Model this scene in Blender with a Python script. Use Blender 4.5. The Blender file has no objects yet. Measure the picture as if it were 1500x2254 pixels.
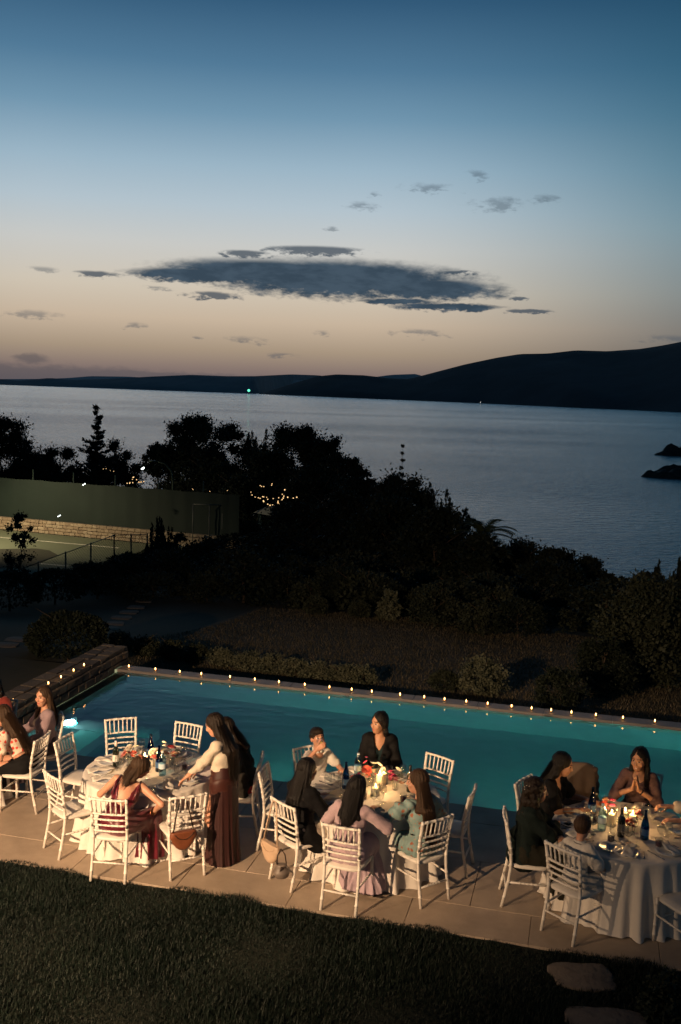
import bpy, math, random
import numpy as np
from mathutils import Vector, Matrix
rng = np.random.default_rng(7)
random.seed(7)
D2R = math.radians
scene = bpy.context.scene
COL = scene.collection
# ------------------------------------------------------------------ camera
CAM_H = 5.2
PITCH, ROLL = D2R(6.95), D2R(1.7)
_f = np.array([0, math.cos(PITCH), -math.sin(PITCH)])
_r0 = np.array([1.0, 0, 0]); _u0 = np.cross(_r0, _f)
_r = _r0*math.cos(ROLL)+_u0*math.sin(ROLL); _u = -_r0*math.sin(ROLL)+_u0*math.cos(ROLL)
cam_d = bpy.data.cameras.new('camera'); cam = bpy.data.objects.new('camera', cam_d); COL.objects.link(cam)
cam.matrix_world = Matrix(((_r[0], _u[0], -_f[0], 0), (_r[1], _u[1], -_f[1], 0), (_r[2], _u[2], -_f[2], CAM_H), (0, 0, 0, 1)))
cam_d.sensor_fit = 'VERTICAL'; cam_d.sensor_height = 36.0; cam_d.lens = 35.0
cam_d.clip_start = .1; cam_d.clip_end = 60000
scene.camera = cam
FPX = 2191.0
def ray(x, y):                       # direction through a point of the 1500 x 2254 photograph
    d = _f*FPX+_r*(x-750)+_u*(1127-y); return d/np.linalg.norm(d)
def on_z(x, y, z=0.0):               # where that direction meets a level plane
    d = ray(x, y); return np.array([0, 0, CAM_H])+d*((z-CAM_H)/d[2])
def on_y(x, y, Y):                   # ... or the distance Y
    d = ray(x, y); return np.array([0, 0, CAM_H])+d*(Y/d[1])
def lin(r, g, b):
    f = lambda c: (c/255/12.92 if c/255 <= .04045 else ((c/255+.055)/1.055)**2.4)
    return (f(r), f(g), f(b))
# ------------------------------------------------------------------ world: dusk sky
world = bpy.data.worlds.new('World'); scene.world = world; world.use_nodes = True
wn = world.node_tree.nodes; wl = world.node_tree.links; wn.clear()
def WM(op, a, b=None, c=None):
    n = wn.new('ShaderNodeMath'); n.operation = op
    for i, v in enumerate((a, b, c)):
        if v is None: continue
        if isinstance(v, (int, float)): n.inputs[i].default_value = v
        else: wl.new(v, n.inputs[i])
    return n.outputs[0]
def Wmix(fac, a, b):
    n = wn.new('ShaderNodeMix'); n.data_type = 'RGBA'; n.blend_type = 'MIX'
    if isinstance(fac, float): n.inputs[0].default_value = fac
    else: wl.new(fac, n.inputs[0])
    for v, i in ((a, 6), (b, 7)):
        if isinstance(v, tuple): n.inputs[i].default_value = (*v, 1)
        else: wl.new(v, n.inputs[i])
    return n.outputs[2]
def Wmap(v, a, b, c=0.0, d=1.0, kind='SMOOTHSTEP'):
    n = wn.new('ShaderNodeMapRange'); n.interpolation_type = kind; wl.new(v, n.inputs[0])
    for i, q in enumerate((a, b, c, d)): n.inputs[1+i].default_value = q
    return n.outputs[0]
tc = wn.new('ShaderNodeTexCoord'); sx = wn.new('ShaderNodeSeparateXYZ'); wl.new(tc.outputs['Generated'], sx.inputs[0])
el = WM('MULTIPLY', WM('ARCSINE', sx.outputs[2]), 180/math.pi)
az = WM('MULTIPLY', WM('ARCTAN2', sx.outputs[0], sx.outputs[1]), 180/math.pi)
def ramp(stops):
    n = wn.new('ShaderNodeValToRGB'); cr = n.color_ramp; cr.interpolation = 'B_SPLINE' if False else 'LINEAR'
    while len(cr.elements) < len(stops): cr.elements.new(.5)
    for e, (p, c) in zip(cr.elements, stops): e.position = p/60; e.color = (*lin(*c), 1)
    wl.new(Wmap(el, 0, 60, 0, 1, 'LINEAR'), n.inputs[0]); return n.outputs[0]
glow = ramp([(0, (104, 94, 98)), (1, (132, 116, 110)), (2.1, (164, 146, 126)), (3.7, (197, 178, 156)), (5.5, (206, 195, 178)), (7.8, (199, 200, 197)),
             (9.9, (178, 194, 204)), (12, (154, 180, 197)), (14.6, (112, 149, 174)), (17, (80, 121, 151)), (20.3, (48, 88, 120)), (30, (24, 54, 76)), (60, (10, 26, 42))])
cool = ramp([(0, (60, 62, 70)), (1.5, (72, 76, 82)), (3.7, (90, 98, 103)), (6, (94, 116, 125)), (9, (88, 127, 142)), (12, (62, 112, 134)), (16, (40, 92, 118)),
             (20, (28, 72, 99)), (40, (14, 36, 55)), (60, (7, 20, 34))])
off = WM('ABSOLUTE', WM('ADD', az, 8.0))
sky = Wmix(Wmap(off, 8, 35), glow, cool)
sky = Wmix(Wmap(off, 40, 130, 0.0, .6), sky, (.002, .006, .012))     # the sky darkens away from the afterglow
# clouds, in degrees of azimuth and elevation
def wnoise(scale, detail, sq, seed):
    n = wn.new('ShaderNodeTexNoise'); n.inputs['Scale'].default_value = scale; n.inputs['Detail'].default_value = detail; n.inputs['Roughness'].default_value = .6
    cb = wn.new('ShaderNodeCombineXYZ'); wl.new(az, cb.inputs[0]); wl.new(WM('MULTIPLY', el, sq), cb.inputs[1]); cb.inputs[2].default_value = seed
    wl.new(cb.outputs[0], n.inputs['Vector']); return n.outputs[0]
n1 = wnoise(.55, 4, 3.2, 1.0); n2 = wnoise(1.5, 5, 2.4, 9.0)
cv = wn.new('ShaderNodeCombineXYZ')
wl.new(WM('MULTIPLY_ADD', n1, 1.5, WM('SUBTRACT', az, .75)), cv.inputs[0]); wl.new(WM('MULTIPLY_ADD', n2, .5, WM('SUBTRACT', el, .25)), cv.inputs[1])
def clouds(lst):
    o = None
    for px, py, hw, hh in lst:
        d = ray(px, py); e0 = math.degrees(math.asin(d[2])); a0 = math.degrees(math.atan2(d[0], d[1])); k = 57.3/FPX
        n = wn.new('ShaderNodeVectorMath'); n.operation = 'MULTIPLY_ADD'; wl.new(cv.outputs[0], n.inputs[0]); n.inputs[1].default_value = (1/(hw*k), 1/(hh*k), 0); n.inputs[2].default_value = (-a0/(hw*k), -e0/(hh*k), 0)
        q = wn.new('ShaderNodeVectorMath'); q.operation = 'LENGTH'; wl.new(n.outputs[0], q.inputs[0])
        o = q.outputs['Value'] if o is None else WM('MINIMUM', o, q.outputs['Value'])
    return o
big = clouds([(600, 602, 270, 32), (740, 614, 320, 44), (930, 636, 190, 26), (430, 606, 150, 17), (985, 676, 130, 9), (870, 664, 95, 8)])
mid2 = clouds([(700, 551, 110, 10), (540, 558, 58, 8), (218, 603, 46, 7), (345, 606, 40, 5), (470, 650, 56, 9), (1140, 657, 28, 4), (1165, 685, 50, 5), (1010, 600, 40, 5)])
mid = clouds([(75, 692, 62, 9), (922, 732, 58, 9), (945, 413, 56, 10), (1100, 450, 50, 18), (1047, 385, 20, 10), (800, 452, 36, 9), (1198, 438, 32, 10),
              (295, 716, 20, 8), (540, 748, 44, 8), (708, 734, 16, 7), (622, 781, 36, 5), (90, 592, 32, 6), (434, 743, 10, 4), (1480, 745, 62, 8), (345, 633, 32, 4), (820, 430, 14, 8), (730, 502, 14, 4)])
low = clouds([(20, 818, 430, 20), (70, 790, 40, 13), (290, 824, 300, 10)])
bigcol = Wmix(Wmap(n1, .35, .65), lin(50, 68, 84), lin(64, 82, 98))
cl = Wmix(WM('MULTIPLY', Wmap(WM('MULTIPLY_ADD', n1, -.6, low), .9, .1), .62), sky, lin(84, 82, 88))
cl = Wmix(WM('MULTIPLY', Wmap(WM('MULTIPLY_ADD', n2, -3.4, mid), -.5, -1.7), .5), cl, lin(70, 84, 98))
cl = Wmix(WM('MULTIPLY', Wmap(WM('MULTIPLY_ADD', n2, -2.0, mid2), .15, -.5), .85), cl, lin(58, 74, 90))
cl = Wmix(Wmap(WM('MULTIPLY_ADD', n2, -.7, big), .80, .26), cl, bigcol)
win = WM('MULTIPLY', WM('LESS_THAN', WM('ABSOLUTE', WM('ADD', az, 2.0)), 32.0), WM('LESS_THAN', WM('ABSOLUTE', WM('SUBTRACT', el, 7.0)), 8.0))   # clouds only reach this high
nis = wn.new('ShaderNodeTexSky'); nis.sky_type = 'NISHITA'; nis.sun_disc = False; nis.sun_elevation = D2R(-3.0); nis.sun_rotation = D2R(-8.0); nis.altitude = 40
bg = wn.new('ShaderNodeBackground'); wl.new(sky, bg.inputs[0]); bg.inputs[1].default_value = 1.0
bg2 = wn.new('ShaderNodeBackground'); wl.new(nis.outputs[0], bg2.inputs[0]); bg2.inputs[1].default_value = 0.02
bgc = wn.new('ShaderNodeBackground'); wl.new(cl, bgc.inputs[0]); mxs = wn.new('ShaderNodeMixShader'); wl.new(win, mxs.inputs[0]); wl.new(bg.outputs[0], mxs.inputs[1]); wl.new(bgc.outputs[0], mxs.inputs[2])
ad = wn.new('ShaderNodeAddShader'); wl.new(mxs.outputs[0], ad.inputs[0]); wl.new(bg2.outputs[0], ad.inputs[1])
wo = wn.new('ShaderNodeOutputWorld'); wl.new(ad.outputs[0], wo.inputs[0])
# ------------------------------------------------------------------ lamps of the place: two warm floodlights on the house wall
def spot(name, loc, target, power, color, angle, blend=.6, radius=.06):
    l = bpy.data.lights.new(name, 'SPOT'); l.energy = power; l.color = color; l.spot_size = D2R(angle); l.spot_blend = blend; l.shadow_soft_size = radius
    o = bpy.data.objects.new(name, l); COL.objects.link(o); o.location = loc
    o.rotation_euler = (Vector(target)-Vector(loc)).to_track_quat('-Z', 'Y').to_euler(); return o
WARM = (1.0, .645, .365)
spot('house_floodlight', (-7.3, .6, 5.0), (-2.4, 12.0, .3), 11300, WARM, 54, 1.0, .05)
spot('house_floodlight', (-8.6, 4.2, 4.6), (1.4, 12.0, .3), 1700, WARM, 52, 1.0, .05)
def point(name, loc, power, color, radius, parent=None):
    l = bpy.data.lights.new(name, 'POINT'); l.energy = power; l.color = color; l.shadow_soft_size = radius
    o = bpy.data.objects.new(name, l); COL.objects.link(o); o.location = loc
    if parent: o.parent = parent
    return o
scene.view_settings.view_transform = 'Standard'; scene.view_settings.look = 'None'; scene.view_settings.gamma = 1.0
scene.view_settings.use_curve_mapping = False; scene.view_settings.exposure = 0.0
scene.render.engine = 'CYCLES'
try:
    scene.cycles.max_bounces = 6; scene.cycles.transparent_max_bounces = 12; scene.cycles.transmission_bounces = 6; scene.cycles.caustics_reflective = False; scene.cycles.caustics_refractive = False
    scene.cycles.sample_clamp_indirect = 3.0
except Exception: pass
# ------------------------------------------------------------------ materials
MATS = {}
def mat(name, col, rough=.6, var=0.0, vscale=8.0, col2=None, bump=0.0, bscale=40.0, metal=0.0, spec=.5, trans=0.0, ior=1.45, emit=None, estr=0.0, stretch=None, sheen=0.0, detail=4, coat=0.0, sss=0.0):
    if name in MATS: return MATS[name]
    m = bpy.data.materials.new(name); m.use_nodes = True; MATS[name] = m
    n = m.node_tree.nodes; l = m.node_tree.links; p = n['Principled BSDF']
    p.inputs['Roughness'].default_value = rough; p.inputs['Metallic'].default_value = metal; p.inputs['Specular IOR Level'].default_value = spec
    p.inputs['Transmission Weight'].default_value = trans; p.inputs['IOR'].default_value = ior; p.inputs['Sheen Weight'].default_value = sheen; p.inputs['Coat Weight'].default_value = coat
    p.inputs['Base Color'].default_value = (*col, 1)
    if sss: p.inputs['Subsurface Weight'].default_value = sss; p.inputs['Subsurface Radius'].default_value = (.012, .005, .003); p.inputs['Subsurface Scale'].default_value = 1.0
    if emit: p.inputs['Emission Color'].default_value = (*emit, 1); p.inputs['Emission Strength'].default_value = estr
    src = None
    if var or bump:
        tcn = n.new('ShaderNodeTexCoord'); mp = n.new('ShaderNodeMapping'); l.new(tcn.outputs['Object'], mp.inputs[0])
        if stretch: mp.inputs['Scale'].default_value = stretch
        src = mp.outputs[0]
    if var:
        t = n.new('ShaderNodeTexNoise'); t.inputs['Scale'].default_value = vscale; t.inputs['Detail'].default_value = detail; t.inputs['Roughness'].default_value = .65; l.new(src, t.inputs['Vector'])
        r = n.new('ShaderNodeMapRange'); l.new(t.outputs[0], r.inputs[0]); r.inputs[1].default_value = .3; r.inputs[2].default_value = .7
        mx = n.new('ShaderNodeMix'); mx.data_type = 'RGBA'; l.new(r.outputs[0], mx.inputs[0])
        c2 = col2 or tuple(c*(1-var) for c in col)
        mx.inputs[6].default_value = (*col, 1); mx.inputs[7].default_value = (*c2, 1); l.new(mx.outputs[2], p.inputs['Base Color'])
    if bump:
        t2 = n.new('ShaderNodeTexNoise'); t2.inputs['Scale'].default_value = bscale; t2.inputs['Detail'].default_value = 3; l.new(src, t2.inputs['Vector'])
        b = n.new('ShaderNodeBump'); b.inputs['Strength'].default_value = bump; b.inputs['Distance'].default_value = .02; l.new(t2.outputs[0], b.inputs['Height']); l.new(b.outputs[0], p.inputs['Normal'])
    return m
# ------------------------------------------------------------------ objects
def tag(o, label=None, cat=None, group=None, kind=None):
    if label: o['label'] = label
    if cat: o['category'] = cat
    if group: o['group'] = group
    if kind: o['kind'] = kind
    return o
def empty(name, loc=(0, 0, 0), rz=0.0, parent=None):
    o = bpy.data.objects.new(name, None); COL.objects.link(o); o.location = loc; o.rotation_euler = (0, 0, rz); o.empty_display_size = .1
    if parent: o.parent = parent
    return o
def mesh(name, v, f, m, parent=None, smooth=True, loc=None, mi=None):
    me = bpy.data.meshes.new(name); me.from_pydata([tuple(map(float, p)) for p in v] if not isinstance(v, np.ndarray) else v.tolist(), [], f if isinstance(f, list) else f.tolist())
    for q in (m if isinstance(m, (list, tuple)) else [m]): me.materials.append(q)
    if mi is not None: me.polygons.foreach_set('material_index', np.asarray(mi, np.int32))
    me.polygons.foreach_set('use_smooth', np.full(len(me.polygons), smooth))
    me.update()
    o = bpy.data.objects.new(name, me); COL.objects.link(o)
    if parent: o.parent = parent
    if loc is not None: o.location = loc
    return o
def link_copy(o, name=None, parent=None):
    c = o.copy(); COL.objects.link(c); c.parent = parent
    if name: c.name = name
    return c
def copy_tree(o, parent=None):
    c = link_copy(o, None, parent)
    for ch in list(o.children): copy_tree(ch, c)
    return c
class MB:
    def __init__(s): s.v = []; s.f = []; s.m = []
    def add(s, v, f, mi=0):
        b = len(s.v); s.v += [tuple(map(float, p)) for p in v]; s.f += [tuple(i+b for i in q) for q in f]; s.m += [mi]*len(f); return s
    def box(s, c, d, rz=0.0, mi=0, bev=0.0):
        x, y, z = (q/2 for q in d); cs, sn = math.cos(rz), math.sin(rz)
        if bev <= 0:
            pts = [(a*x, b*y, e*z) for e in (-1, 1) for a, b in ((-1, -1), (1, -1), (1, 1), (-1, 1))]
            fc = [(0, 3, 2, 1), (4, 5, 6, 7), (0, 1, 5, 4), (1, 2, 6, 5), (2, 3, 7, 6), (3, 0, 4, 7)]
        else:
            pts = []; 
            for zz, k in ((-z, bev), (-z+bev, 0), (z-bev, 0), (z, bev)):
                pts += [(a*(x-k), b*(y-k), zz) for a, b in ((-1, -1), (1, -1), (1, 1), (-1, 1))]
            fc = [(3, 2, 1, 0), (12, 13, 14, 15)]
            for r in range(3):
                for i in range(4): j = (i+1) % 4; fc.append((r*4+i, r*4+j, r*4+4+j, r*4+4+i))
        s.add([(c[0]+p[0]*cs-p[1]*sn, c[1]+p[0]*sn+p[1]*cs, c[2]+p[2]) for p in pts], fc, mi); return s
    def tube(s, path, rad, n=8, mi=0, cap=True):
        path = [Vector(p) for p in path]; R = rad if isinstance(rad, (list, tuple, np.ndarray)) else [rad]*len(path)
        b = len(s.v); up = None
        for i, p in enumerate(path):
            t = (path[min(i+1, len(path)-1)]-path[max(i-1, 0)]).normalized()
            if up is None:
                up = Vector((0, 0, 1)) if abs(t.z) < .9 else Vector((1, 0, 0))
            a = t.cross(up).normalized(); up = a.cross(t).normalized()
            for k in range(n):
                an = 2*math.pi*k/n; q = p+a*math.cos(an)*R[i]+up*math.sin(an)*R[i]; s.v.append(tuple(q))
        for i in range(len(path)-1):
            for k in range(n):
                j = (k+1) % n; s.f.append((b+i*n+k, b+i*n+j, b+(i+1)*n+j, b+(i+1)*n+k)); s.m.append(mi)
        if cap:
            s.f.append(tuple(b+k for k in range(n))[::-1]); s.f.append(tuple(b+(len(path)-1)*n+k for k in range(n))); s.m += [mi, mi]
        return s
    def lathe(s, prof, n=16, c=(0, 0, 0), mi=0, wob=None):
        b = len(s.v)
        for r, z in prof:
            for k in range(n):
                an = 2*math.pi*k/n; rr = r*(wob(an, z) if wob else 1); s.v.append((c[0]+rr*math.cos(an), c[1]+rr*math.sin(an), c[2]+z))
        for i in range(len(prof)-1):
            for k in range(n):
                j = (k+1) % n; s.f.append((b+i*n+k, b+i*n+j, b+(i+1)*n+j, b+(i+1)*n+k)); s.m.append(mi)
        if prof[0][0] > 1e-5: s.f.append(tuple(b+k for k in range(n))[::-1]); s.m.append(mi)
        if prof[-1][0] > 1e-5: s.f.append(tuple(b+(len(prof)-1)*n+k for k in range(n))); s.m.append(mi)
        return s
    def build(s, name, m, parent=None, smooth=True, loc=None):
        return mesh(name, s.v, s.f, m, parent, smooth, loc, s.m if isinstance(m, (list, tuple)) else None)
def smooth_angle(o, deg=40):
    try:
        o.data.set_sharp_from_angle(angle=D2R(deg))
    except Exception: pass
    return o
def merge(parts):      # list of (verts Nx3, faces MxK) -> joined
    vs, fs, b = [], [], 0
    for v, f in parts: vs.append(v); fs.append(f+b); b += len(v)
    return np.concatenate(vs), np.concatenate(fs)
# ------------------------------------------------------------------ smooth distance-field figures (one continuous surface)
def nets(vals, org, h):
    s = vals < 0
    nx, ny, nz = vals.shape
    c = np.zeros((nx-1, ny-1, nz-1), np.int8)
    for i in (0, 1):
        for j in (0, 1):
            for k in (0, 1): c += s[i:nx-1+i, j:ny-1+j, k:nz-1+k]
    act = (c > 0) & (c < 8); idx = -np.ones(c.shape, np.int64); I = np.argwhere(act); idx[act] = np.arange(len(I))
    co = [(i, j, k) for i in (0, 1) for j in (0, 1) for k in (0, 1)]
    V8 = np.stack([vals[I[:, 0]+i, I[:, 1]+j, I[:, 2]+k] for i, j, k in co], 1)
    P = np.zeros((len(I), 3)); N = np.zeros(len(I))
    for a in range(8):
        for b in range(a+1, 8):
            A = np.array(co[a]); B = np.array(co[b])
            if np.abs(A-B).sum() != 1: continue
            m = (V8[:, a] < 0) != (V8[:, b] < 0)
            t = np.where(m, V8[:, a]/np.where(m, V8[:, a]-V8[:, b], 1), 0)
            P += np.where(m[:, None], A+(B-A)*t[:, None], 0); N += m
    P = (I+P/N[:, None])*h+org
    F = []
    for ax in range(3):
        sl0 = [slice(None)]*3; sl1 = [slice(None)]*3; sl0[ax] = slice(0, -1); sl1[ax] = slice(1, None)
        ch = s[tuple(sl0)] != s[tuple(sl1)]; E = np.argwhere(ch); b1, b2 = [q for q in range(3) if q != ax]
        ok = (E[:, b1] > 0) & (E[:, b2] > 0) & (E[:, b1] < vals.shape[b1]-1) & (E[:, b2] < vals.shape[b2]-1); E = E[ok]
        def cell(o1, o2):
            q = E.copy(); q[:, b1] -= o1; q[:, b2] -= o2; return idx[q[:, 0], q[:, 1], q[:, 2]]
        q = np.stack([cell(1, 1), cell(0, 1), cell(0, 0), cell(1, 0)], 1)
        neg = s[E[:, 0], E[:, 1], E[:, 2]]
        if ax == 1: neg = ~neg
        q[~neg] = q[~neg][:, ::-1]; F.append(q)
    F = np.concatenate(F); return P, F
class SDF:
    def __init__(s, k=.03): s.p = []; s.k = k; s.cuts = []; s.disp = None
    def cap(s, a, b, ra, rb=None, k=None): s.p.append(('c', np.array(a, float), np.array(b, float), ra, ra if rb is None else rb, s.k if k is None else k)); return s
    def ell(s, c, r, R=None, k=None): s.p.append(('e', np.array(c, float), np.array(r, float), np.eye(3) if R is None else np.array(R), 0, s.k if k is None else k)); return s
    def cut_ell(s, c, r, R=None, k=.008): s.cuts.append(('e', np.array(c, float), np.array(r, float), np.eye(3) if R is None else np.array(R), k)); return s
    def cut_cap(s, a, b, ra, rb, k=.008): s.cuts.append(('c', np.array(a, float), np.array(b, float), ra, rb, k)); return s
    def cut_plane(s, p, n, k=.004): s.cuts.append(('p', np.array(p, float), np.array(n, float)/np.linalg.norm(n), k)); return s   # removes the side n points to
    @staticmethod
    def dcap(X, a, b, ra, rb):
        ba = b-a; L = max((ba*ba).sum(), 1e-9); t = np.clip(((X-a)@ba)/L, 0, 1)
        return np.linalg.norm(X-a-t[..., None]*ba, axis=-1)-(ra+(rb-ra)*t)
    @staticmethod
    def dell(X, c, r, R):
        q = (X-c)@R; k0 = np.linalg.norm(q/r, axis=-1); k1 = np.linalg.norm(q/(r*r), axis=-1)+1e-9; return k0*(k0-1)/k1
    def build(s, h=.008):
        lo = np.full(3, 1e9); hi = -lo
        for q in s.p:
            if q[0] == 'c': m = max(q[3], q[4]); lo = np.minimum(lo, np.minimum(q[1], q[2])-m); hi = np.maximum(hi, np.maximum(q[1], q[2])+m)
            else: m = q[2].max(); lo = np.minimum(lo, q[1]-m); hi = np.maximum(hi, q[1]+m)
        lo -= .05; hi += .05; n = np.ceil((hi-lo)/h).astype(int)+1
        ax = [(lo[i]+np.arange(n[i])*h).astype(np.float32) for i in range(3)]
        V = np.full(n, .2, np.float32)
        def sub(a, b):
            i0 = np.clip(((a-lo)/h).astype(int), 0, n-1); i1 = np.clip(np.ceil((b-lo)/h).astype(int)+1, 1, n)
            sl = tuple(slice(i0[i], i1[i]) for i in range(3))
            return sl, np.stack(np.meshgrid(*[ax[i][sl[i]] for i in range(3)], indexing='ij'), -1)
        for q in s.p:
            k = q[5]; mg = k+2.5*h
            if q[0] == 'c':
                m = max(q[3], q[4])+mg; sl, X = sub(np.minimum(q[1], q[2])-m, np.maximum(q[1], q[2])+m); d = s.dcap(X, q[1].astype(np.float32), q[2].astype(np.float32), q[3], q[4])
            else:
                m = q[2].max()+mg; sl, X = sub(q[1]-m, q[1]+m); d = s.dell(X, q[1].astype(np.float32), q[2].astype(np.float32), q[3].astype(np.float32))
            a = V[sl]; hh = np.maximum(k-np.abs(a-d), 0)/k; V[sl] = np.minimum(a, d)-hh*hh*k*.25
        if s.cuts or s.disp:
            if s.disp:
                I = np.argwhere(np.abs(V) < 4*h+.01); X = lo+I*h; V[I[:, 0], I[:, 1], I[:, 2]] += s.disp(X).astype(np.float32)
            if s.cuts:
                I = np.argwhere(V < 3*h); X = lo+I*h; v = V[I[:, 0], I[:, 1], I[:, 2]]
                for q in s.cuts:
                    if q[0] == 'e': d = -s.dell(X, q[1], q[2], q[3]); k = q[4]
                    elif q[0] == 'c': d = -s.dcap(X, q[1], q[2], q[3], q[4]); k = q[5]
                    else: d = (X-q[1])@q[2]; k = q[3]
                    hh = np.maximum(k-np.abs(v-d), 0)/k; v = np.maximum(v, d)+hh*hh*k*.25
                V[I[:, 0], I[:, 1], I[:, 2]] = v
        return nets(V, lo, h)
def rotm(axis, a):
    return np.array(Matrix.Rotation(a, 3, axis))
# ------------------------------------------------------------------ the large setting
SEA_Z = -28.0
TH = D2R(-14.0); CU, SU = math.cos(TH), math.sin(TH)
def uv2xy(u, v): return (u*CU-v*SU, u*SU+v*CU)
def xy2uv(x, y): return (x*CU+y*SU, -x*SU+y*CU)
def sstep(a, b, x): t = np.clip((np.asarray(x, float)-a)/(b-a), 0, 1); return t*t*(3-2*t)
def tz(x, y):
    u, v = xy2uv(np.asarray(x, float), np.asarray(y, float))
    r = np.interp(v, [16, 18.5, 20, 30, 38, 52, 80, 140, 200], [-1.0, -1.0, -1.15, -1.9, -3.0, -4.8, -10.5, -28.5, -34])
    l = np.interp(v, [9, 17, 20, 30, 38, 70, 90, 150, 200], [-.06, -.1, -.5, -1.9, -4.2, -4.25, -8, -28.5, -34])
    r = np.where(v > 38, r*1.0, r)
    w = sstep(-8.2, -10.5, u)
    w = np.where(v > 30, sstep(-14, -24, u), w)
    w = np.where((v > 20) & (v <= 30), sstep(-8.2, -10.5, u)*(30-v)/10+sstep(-14, -24, u)*(v-20)/10, w)
    z = r*(1-w)+l*w
    z = z+.12*np.sin(x*.31+1)*np.sin(y*.27)*sstep(19, 30, v)
    return z
def grid(name, us, vs, zf, m, frame=True):
    Ug, Vg = np.meshgrid(us, vs, indexing='ij'); x, y = uv2xy(Ug, Vg) if frame else (Ug, Vg)
    P = np.stack([x, y, zf(x, y)], -1).reshape(-1, 3); n, k = len(us), len(vs)
    i = np.arange(n*k).reshape(n, k); F = np.stack([i[:-1, :-1], i[1:, :-1], i[1:, 1:], i[:-1, 1:]], -1).reshape(-1, 4)
    o = mesh(name, P, F, m); tag(o, kind='structure'); return o
# sea
def sea_mat():
    m = bpy.data.materials.new('sea_water'); m.use_nodes = True; n = m.node_tree.nodes; l = m.node_tree.links; p = n['Principled BSDF']
    p.inputs['Base Color'].default_value = (.02, .09, .14, 1); p.inputs['Roughness'].default_value = .12; p.inputs['IOR'].default_value = 2.3
    g = n.new('ShaderNodeNewGeometry'); mp = n.new('ShaderNodeMapping'); l.new(g.outputs['Position'], mp.inputs[0]); mp.inputs['Scale'].default_value = (.6, 1.0, 1)
    a = n.new('ShaderNodeTexNoise'); a.inputs['Scale'].default_value = .35; a.inputs['Detail'].default_value = 5; a.inputs['Roughness'].default_value = .62; l.new(mp.outputs[0], a.inputs['Vector'])
    b = n.new('ShaderNodeBump'); b.inputs['Strength'].default_value = 1.0; b.inputs['Distance'].default_value = 1.7; l.new(a.outputs[0], b.inputs['Height'])
    l.new(b.outputs[0], p.inputs['Normal'])
    c = n.new('ShaderNodeTexNoise'); c.inputs['Scale'].default_value = .006; c.inputs['Detail'].default_value = 3; mp2 = n.new('ShaderNodeMapping'); l.new(g.outputs['Position'], mp2.inputs[0]); mp2.inputs['Scale'].default_value = (.25, 1, 1); l.new(mp2.outputs[0], c.inputs['Vector'])
    r = n.new('ShaderNodeMapRange'); l.new(c.outputs[0], r.inputs[0]); r.inputs[1].default_value = .35; r.inputs[2].default_value = .65; r.inputs[3].default_value = .10; r.inputs[4].default_value = .15; gl = n.new('ShaderNodeBsdfGlossy'); gl.inputs[0].default_value = (.93, .97, 1.0, 1); l.new(r.outputs[0], gl.inputs['Roughness']); l.new(b.outputs[0], gl.inputs['Normal'])
    l.new(r.outputs[0], p.inputs['Roughness']); lw = n.new('ShaderNodeLayerWeight'); lw.inputs[0].default_value = .5     # at such grazing angles the water mirrors most of the sky
    pw = n.new('ShaderNodeMath'); pw.operation = 'POWER'; l.new(lw.outputs['Facing'], pw.inputs[0]); pw.inputs[1].default_value = 1.0
    mx = n.new('ShaderNodeMixShader'); l.new(pw.outputs[0], mx.inputs[0]); l.new(p.outputs[0], mx.inputs[1]); l.new(gl.outputs[0], mx.inputs[2]); l.new(mx.outputs[0], n['Material Output'].inputs[0])
    return m
yy = np.concatenate([np.linspace(60, 400, 18), np.geomspace(450, 30000, 30)])
xx = np.concatenate([-np.geomspace(20000, 100, 20), np.linspace(-80, 80, 9), np.geomspace(100, 20000, 20)])
grid('sea', xx, yy, lambda x, y: np.full(np.shape(x), SEA_Z), sea_mat(), False)
# hills across the water
def hill(name, base, top, m, depth=1500.0, back=2500.0, seed=0, label=None):
    base = np.array(base, float); top = np.array(top, float); xs = np.arange(top[0, 0], top[-1, 0]+1, 12.0); r_ = np.random.default_rng(seed)
    rows = []
    for i, x in enumerate(xs):
        b = on_z(x, np.interp(x, base[:, 0], base[:, 1]), SEA_Z); dirn = b[:2]/np.linalg.norm(b[:2]); dist = np.linalg.norm(b[:2])
        dd = ray(x, np.interp(x, top[:, 0], top[:, 1])); R = dist+depth*(.25+.75*min(1, max(0.02, (dd[2]/max(1e-6, math.hypot(dd[0], dd[1])))*20)))
        zt = CAM_H+R*dd[2]/math.hypot(dd[0], dd[1]); col = []
        for t in (0, .06, .18, .35, .55, .75, .9, 1.0):
            z = SEA_Z-1+(zt-SEA_Z+1)*(t**.8); rr = dist+(R-dist)*t
            z += 0 if t in (0, 1.0) else (zt-SEA_Z)*.07*math.sin(i*.23+t*9+seed)*math.sin(i*.071+t*5)
            col.append((*(dirn*rr), z))
        for t in (.3, .7, 1.0): col.append((*(dirn*(R+back*t)), zt+(SEA_Z-2-zt)*t))
        rows.append(col)
    P = np.array(rows); n, k = P.shape[:2]; i = np.arange(n*k).reshape(n, k)
    F = np.stack([i[:-1, :-1], i[1:, :-1], i[1:, 1:], i[:-1, 1:]], -1).reshape(-1, 4)
    o = mesh(name, P.reshape(-1, 3), F, m); tag(o, kind='structure')
    return o
hm1 = mat('hill_haze_far', (.24, .28, .33), .95, .3, .004, bump=0)  # haze over the far range painted in as a paler, bluer surface
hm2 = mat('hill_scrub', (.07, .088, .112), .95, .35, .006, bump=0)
hm3 = mat('hill_haze_distant', (.55, .57, .62), .95, .1, .002)  # palest ridge: its colour stands in for the haze in between
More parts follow.
